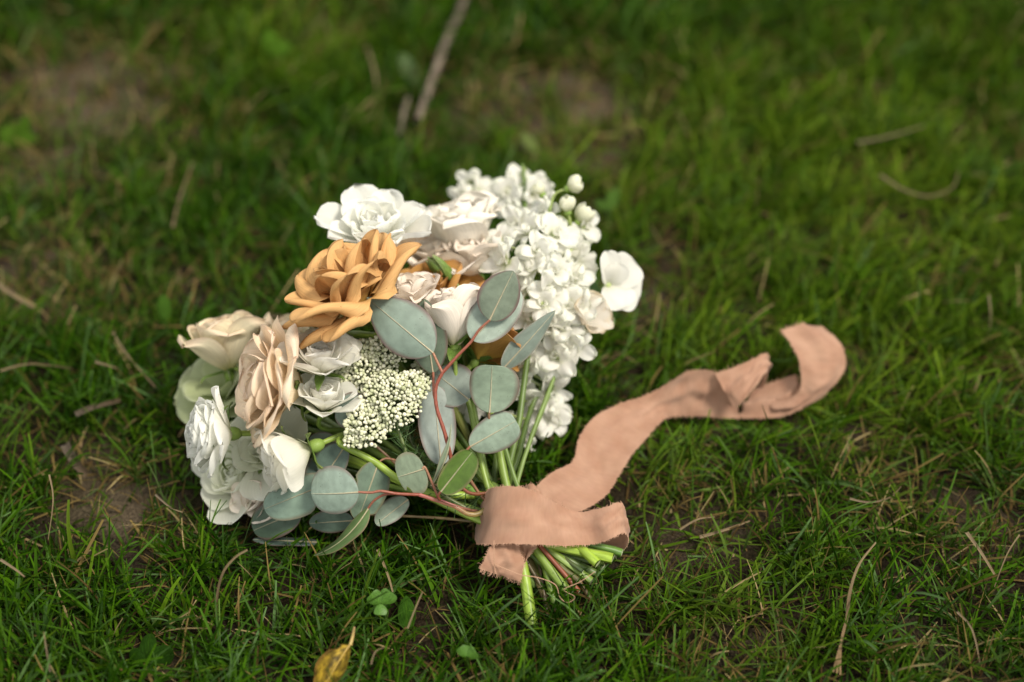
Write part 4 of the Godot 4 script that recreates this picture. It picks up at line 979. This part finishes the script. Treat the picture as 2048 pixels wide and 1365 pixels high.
	# dry blades, each of them placed
	var g := "dry grass blades in the lawn"
	straw("dry_seed_stalk", "curved dry stalk with a split seed head, below the dark eucalyptus leaf", "dry grass", g, [Vector3(-0.2029, 0.0069, 0.2906), Vector3(-0.2008, 0.0239, 0.2847), Vector3(-0.1951, 0.0416, 0.2795), Vector3(-0.1866, 0.0507, 0.2740), Vector3(-0.1785, 0.0545, 0.2706)], 0.0016, 0.0016, dun, tan)
	var sp := thing("dry_grass", Vector3(0.2333, 0.0249, 0.2812), "long dry blade standing with a split lower end, right of the stem ends", "dry grass", g)
	part("upper_blade", strip([Vector3(0.2269, 0.0174, 0.2986) - sp.position, Vector3(0.2286, 0.0300, 0.2873) - sp.position, Vector3(0.2362, 0.0391, 0.2710) - sp.position, Vector3(0.2521, 0.0373, 0.2498) - sp.position], 0.0026, 0.0014, dun, tan, 0.5), M.straw, sp)
	for i in 3: part("split_fibre", strip([Vector3(0.2269, 0.0174, 0.2986) - sp.position, Vector3(0.2189, 0.0189, 0.3202) - sp.position, Vector3(0.2114, 0.0125, 0.3394) - sp.position + Vector3(0.0022 * i, 0, 0.001 * i)], 0.0018, 0.0012, dun, Color(0.42, 0.28, 0.14), 0.4), M.straw, sp)
	var list := [
		["dry blade bent like a hook on the right, above the long split blade", [Vector3(0.2448, 0.0259, 0.1995), Vector3(0.2593, 0.0240, 0.2012), Vector3(0.2738, 0.0267, 0.1988), Vector3(0.2821, 0.0326, 0.1934)], 0.0026],
		["wide dry straw chip near the right edge", [Vector3(0.3247, 0.0191, 0.2258), Vector3(0.3298, 0.0205, 0.2447), Vector3(0.3345, 0.0206, 0.2648)], 0.0045],
		["thin pale dry stalk leaning at the right edge, in front of the straw chip", [Vector3(0.3518, 0.0412, 0.2463), Vector3(0.3432, 0.0309, 0.2555), Vector3(0.3345, 0.0142, 0.2706)], 0.0018],
		["blurred curved dry blade in the grass at the upper right", [Vector3(0.3422, 0.0300, -0.1977), Vector3(0.3606, 0.0300, -0.1741), Vector3(0.3815, 0.0300, -0.1648), Vector3(0.4029, 0.0340, -0.1724), Vector3(0.4117, 0.0400, -0.1899)], 0.0032],
		["blurred straight dry blade above the curved one at the upper right", [Vector3(0.3309, 0.0300, -0.2512), Vector3(0.3589, 0.0300, -0.2597), Vector3(0.4027, 0.0280, -0.2826)], 0.0036],
		["blurred dry blade standing left of the white ranunculus at the top", [Vector3(-0.3054, 0.0200, -0.1307), Vector3(-0.3048, 0.0250, -0.1655), Vector3(-0.3005, 0.0300, -0.2179)], 0.0034],
		["blurred pale dry blade slanting down left of the pale cream rose", [Vector3(-0.3251, 0.0300, 0.0227), Vector3(-0.3112, 0.0280, 0.0446), Vector3(-0.2824, 0.0200, 0.0769)], 0.0030],
		["blurred dry blade curving behind the peach roses at far left", [Vector3(-0.4075, 0.0250, 0.0632), Vector3(-0.3832, 0.0300, 0.0603), Vector3(-0.3482, 0.0300, 0.0656)], 0.0028],
		["short blurred dry blade left of the pale green blossom", [Vector3(-0.3299, 0.0350, 0.0634), Vector3(-0.3124, 0.0300, 0.0662)], 0.003],
		["blurred grey stick at the left edge", [Vector3(-0.4441, 0.0200, -0.0532), Vector3(-0.4196, 0.0200, -0.0333), Vector3(-0.4010, 0.0160, -0.0230)], 0.006],
		["blurred dry blade standing far right of the ribbon end", [Vector3(0.3926, 0.0450, -0.0069), Vector3(0.3941, 0.0300, 0.0072), Vector3(0.3923, 0.0100, 0.0157)], 0.0028],
		["wilted brown dry leaf crumpled on the soil at the left", [Vector3(-0.3387, 0.0200, 0.1076), Vector3(-0.3269, 0.0200, 0.0994), Vector3(-0.3096, 0.0140, 0.0849)], 0.007],
		["flat brown dead leaf on the bare soil at the left", [Vector3(-0.3415, 0.0140, 0.1340), Vector3(-0.3306, 0.0120, 0.1504), Vector3(-0.3191, 0.0100, 0.1613)], 0.012],
		["thin white dry blade standing at the left, in front of the bare soil", [Vector3(-0.3223, 0.0684, 0.2151), Vector3(-0.3163, 0.0630, 0.2334), Vector3(-0.3181, 0.0463, 0.2551)], 0.0022],
		["pale dry blade with a green tip, right of the clover", [Vector3(-0.0694, 0.0256, 0.3142), Vector3(-0.0638, 0.0362, 0.3046), Vector3(-0.0596, 0.0420, 0.2967)], 0.0020],
		["dry blade leaning over the grass in the lower left corner", [Vector3(-0.3005, 0.0209, 0.3452), Vector3(-0.3014, 0.0360, 0.3384), Vector3(-0.3037, 0.0427, 0.3297)], 0.0022],
		["reddish dry stalk lying behind the clover", [Vector3(-0.0946, 0.0218, 0.2436), Vector3(-0.0862, 0.0206, 0.2648), Vector3(-0.0819, 0.0196, 0.2792)], 0.0032],
		["tan dry strip lying left under the caramel rose petals", [Vector3(-0.1997, 0.0300, 0.0022), Vector3(-0.1852, 0.0300, 0.0034), Vector3(-0.1753, 0.0300, -0.0003)], 0.006],
		["dry blade lying across the grass right of the ribbon wrap", [Vector3(0.1205, 0.0169, 0.2211), Vector3(0.1330, 0.0222, 0.2163), Vector3(0.1463, 0.0197, 0.2118)], 0.0026],
		["grey brown dry strip lying right of the stem ends", [Vector3(0.1348, 0.0129, 0.2247), Vector3(0.1528, 0.0169, 0.2211), Vector3(0.1724, 0.0141, 0.2102)], 0.004],
		["dry brown blade bent near the bottom right corner", [Vector3(0.3023, 0.0175, 0.2945), Vector3(0.3092, 0.0169, 0.3085), Vector3(0.3116, 0.0078, 0.3302)], 0.0026],
		["tan dry blade at the left of the lowest white ranunculus", [Vector3(-0.2560, 0.0355, 0.2043), Vector3(-0.2429, 0.0364, 0.2169), Vector3(-0.2340, 0.0338, 0.2193)], 0.0024],
		["pale dry blade lying below the bare soil at the left", [Vector3(-0.3456, 0.0479, 0.2739), Vector3(-0.3355, 0.0429, 0.2784), Vector3(-0.3277, 0.0431, 0.2849)], 0.003],
		["dry curl of grass at the right of the yellow leaf", [Vector3(-0.0917, 0.0246, 0.3420), Vector3(-0.0891, 0.0306, 0.3365), Vector3(-0.0837, 0.0289, 0.3314)], 0.0018],
		["blurred tan blade beside the pale leaf at the top", [Vector3(-0.1517, 0.0300, -0.4276), Vector3(-0.1399, 0.0300, -0.3731), Vector3(-0.1380, 0.0200, -0.3512)], 0.0045]]
	for l in list:
		var w: float = l[2] * 0.62
		var flat: bool = w > 0.0035
		straw("dead_leaf" if w > 0.004 else "dry_grass", l[0], "dead leaf" if w > 0.004 else "dry grass", "" if w > 0.004 else g, l[1], w, w * (0.8 if flat else 0.55), (grey * 0.6) if w > 0.004 else tan.lerp(grey, rng.randf() * 0.8), (dun * 0.55) if w > 0.004 else tan.lerp(dun, rng.randf()), 0.3 if flat else rng.randf_range(-.9, .9))


func grass_blade(lean0: float, lean1: float, cut: float, s: int) -> Array:
	var r := RandomNumberGenerator.new()
	r.seed = s
	var nv := 7
	var P := PackedVector3Array()
	var C := PackedColorArray()
	var y := 0.0
	var z := 0.0
	var kink := r.randf_range(0.35, 0.75)
	var twist := r.randf_range(-0.9, 0.9)
	var side := r.randf_range(-0.12, 0.12)
	for j in nv:
		var v := float(j) / (nv - 1)
		var a := deg_to_rad(lerpf(lean0, lean1, ss(0.0, 1.0, v / kink * 0.7)))
		if j > 0:
			y += cos(a) / (nv - 1)
			z += sin(a) / (nv - 1)
		var w := 0.5 * (0.62 + 0.38 * ss(0.0, 0.3, v)) * (1.0 - (1.0 - cut) * pow(v, 2.2))
		var x := Vector3.RIGHT.rotated(Vector3(0, cos(a), sin(a)), twist * v)
		var n := x.cross(Vector3(0, cos(a), sin(a)))
		for u in [-1.0, 0.0, 1.0]:
			P.append(Vector3(side * v * v, y, z) + (x * u * w - n * absf(u) * w * 0.32) * 0.055)
			var c := Color(1.25, 0.95, 1.1).lerp(Color(1, 1, 1), ss(0.0, 0.35, v))
			if u == 0.0: c *= 0.86
			if cut > 0.3: c = c.lerp(Color(3.4, 2.2, 5.0), ss(0.88, 1.0, v) * 0.85)
			C.append(c)
	return [sheet(P, 3, nv, C), y, z]


func build_grass() -> void:
	var shapes := []
	var spec := [[6, 20, 0.1], [14, 38, 0.5], [22, 52, 0.05], [34, 62, 0.55], [48, 74, 0.5], [20, 88, 0.1], [60, 80, 0.6], [40, 48, 0.6], [10, 58, 0.5], [72, 86, 0.4], [82, 90, 0.5], [80, 97, 0.1]]
	for i in spec.size(): shapes.append(grass_blade(spec[i][0], spec[i][1], spec[i][2], 700 + i))
	var placed := []
	for i in shapes.size(): placed.append([])
	var tone := FastNoiseLite.new()
	tone.seed = 77; tone.frequency = 7.0; tone.fractal_octaves = 2
	var tufts := FastNoiseLite.new()
	tufts.seed = 31; tufts.frequency = 17.0; tufts.fractal_octaves = 2
	var r := RandomNumberGenerator.new()
	r.seed = 5150
	# [tufts, half width, far z, near z, size]
	for zone in [[40000, 0.80, -0.85, 0.46, 1.0], [9000, 1.25, -1.35, 0.95, 1.1], [4500, 3.2, -3.4, 2.6, 1.9]]:
		for q in zone[0]:
			var cx := r.randf_range(-zone[1], zone[1])
			var cz := r.randf_range(zone[2], zone[3])
			var inner := absf(cx) < 0.80 and cz > -0.85 and cz < 0.46
			if zone[1] > 1.0 and inner: continue
			if zone[1] > 2.0 and absf(cx) < 1.2 and cz > -1.3 and cz < 0.9: continue
			var bare := amount(worn, cx, cz)
			var lush := amount(lively, cx, cz)
			var tn := tone.get_noise_2d(cx, cz)
			bare = clampf(bare + maxf(0.0, -tn - 0.15) * 0.9, 0, 1)
			if r.randf() < bare * 0.80: continue
			var clump := tufts.get_noise_2d(cx, cz)
			if clump < -0.06 and r.randf() < 0.7: continue
			var dryness := clampf(0.07 + bare * 0.5 + maxf(0.0, -clump) * 0.45 + 0.12 * tone.get_noise_2d(cx * 2.0 + 30.0, cz * 2.0), 0.02, 0.9)
			var lean := r.randf() * TAU
			var hue := r.randf()
			for b in r.randi_range(4, 8):
				var x: float = cx + r.randfn(0, 0.0055) * zone[4]
				var z: float = cz + r.randfn(0, 0.0055) * zone[4]
				var dry: bool = r.randf() < dryness
				var si := 0
				var pick := r.randf()
				if dry: si = r.randi_range(4, 11) if pick < 0.75 else r.randi_range(0, 4)
				else: si = r.randi_range(0, 3) if pick < 0.42 else r.randi_range(3, 8) if pick < 0.86 else r.randi_range(8, 11)
				var len_: float = clampf(r.randfn(0.031, 0.011), 0.012, 0.068) * zone[4] * (1.0 - 0.3 * bare) * (1.0 + 0.45 * clump)
				var wid: float = clampf(r.randfn(0.00145, 0.00045) + (0.0011 if r.randf() < 0.12 else 0.0), 0.0007, 0.0034) * zone[4]
				if z < -0.2:
					len_ *= 1.0 + 0.4 * ss(-0.2, -0.5, z)
					wid *= 1.0 + 0.35 * ss(-0.2, -0.5, z)
				if dry: wid *= 0.75
				var az := lean + r.randfn(0, 1.3)
				var room := minf(ceiling_at(x, z), ceiling_at(x + sin(az) * shapes[si][2] * len_, z + cos(az) * shapes[si][2] * len_))
				room = minf(room, ceiling_at(x + sin(az) * shapes[si][2] * len_ * 0.5, z + cos(az) * shapes[si][2] * len_ * 0.5))
				if room < 8.0:
					if shapes[si][1] * len_ > room - 0.003:
						if room > 0.018: len_ = (room - 0.003) / maxf(shapes[si][1], 0.05)
						else:
							if r.randf() < 0.5: continue
							si = r.randi_range(9, 11)
							len_ = minf(len_, 0.04)
					if len_ < 0.008: continue
					len_ = minf(len_, 0.075)
				var c: Color
				if dry:
					c = Color(0.20, 0.145, 0.050).lerp(Color(0.07, 0.045, 0.016), r.randf())
					if r.randf() < 0.16: c = Color(0.33, 0.26, 0.12)
				else:
					c = Color(0.009, 0.033, 0.001).lerp(Color(0.056, 0.140, 0.004), pow(r.randf(), 1.9))
					c = c.lerp(Color(0.10, 0.18, 0.06), (0.5 * r.randf() if r.randf() < 0.88 else 1.0) * ss(0.45, 0.95, hue))
					c = c.lerp(Color(0.145, 0.225, 0.014), clampf(lush * 0.95 * r.randf() + (0.35 if r.randf() < 0.08 else 0.0), 0, 1))
					c = c.lerp(Color(0.16, 0.15, 0.04), bare * 0.35 * r.randf())
				var basis := Basis(Vector3.UP, az) * Basis(Vector3.BACK, r.randfn(0, 0.12))
				basis = basis.scaled_local(Vector3(wid / 0.055, len_, len_))
				placed[si].append([Transform3D(basis, Vector3(x, height(x, z) - 0.001, z)), c])
	var lawn := Node3D.new()
	lawn.name = "grass"
	add_child(lawn)
	tag(lawn, "short mown lawn grass, green with dry straw between the blades", "grass", "", "stuff")
	for i in shapes.size():
		var mm := MultiMesh.new()
		mm.transform_format = MultiMesh.TRANSFORM_3D
		mm.use_colors = true
		mm.mesh = shapes[i][0]
		mm.instance_count = placed[i].size()
		for k in placed[i].size():
			mm.set_instance_transform(k, placed[i][k][0])
			mm.set_instance_color(k, placed[i][k][1])
		var o := MultiMeshInstance3D.new()
		o.name = "grass_blades"
		o.multimesh = mm
		o.material_override = M.grass
		o.set_meta("kind", "stuff")
		lawn.add_child(o, true)
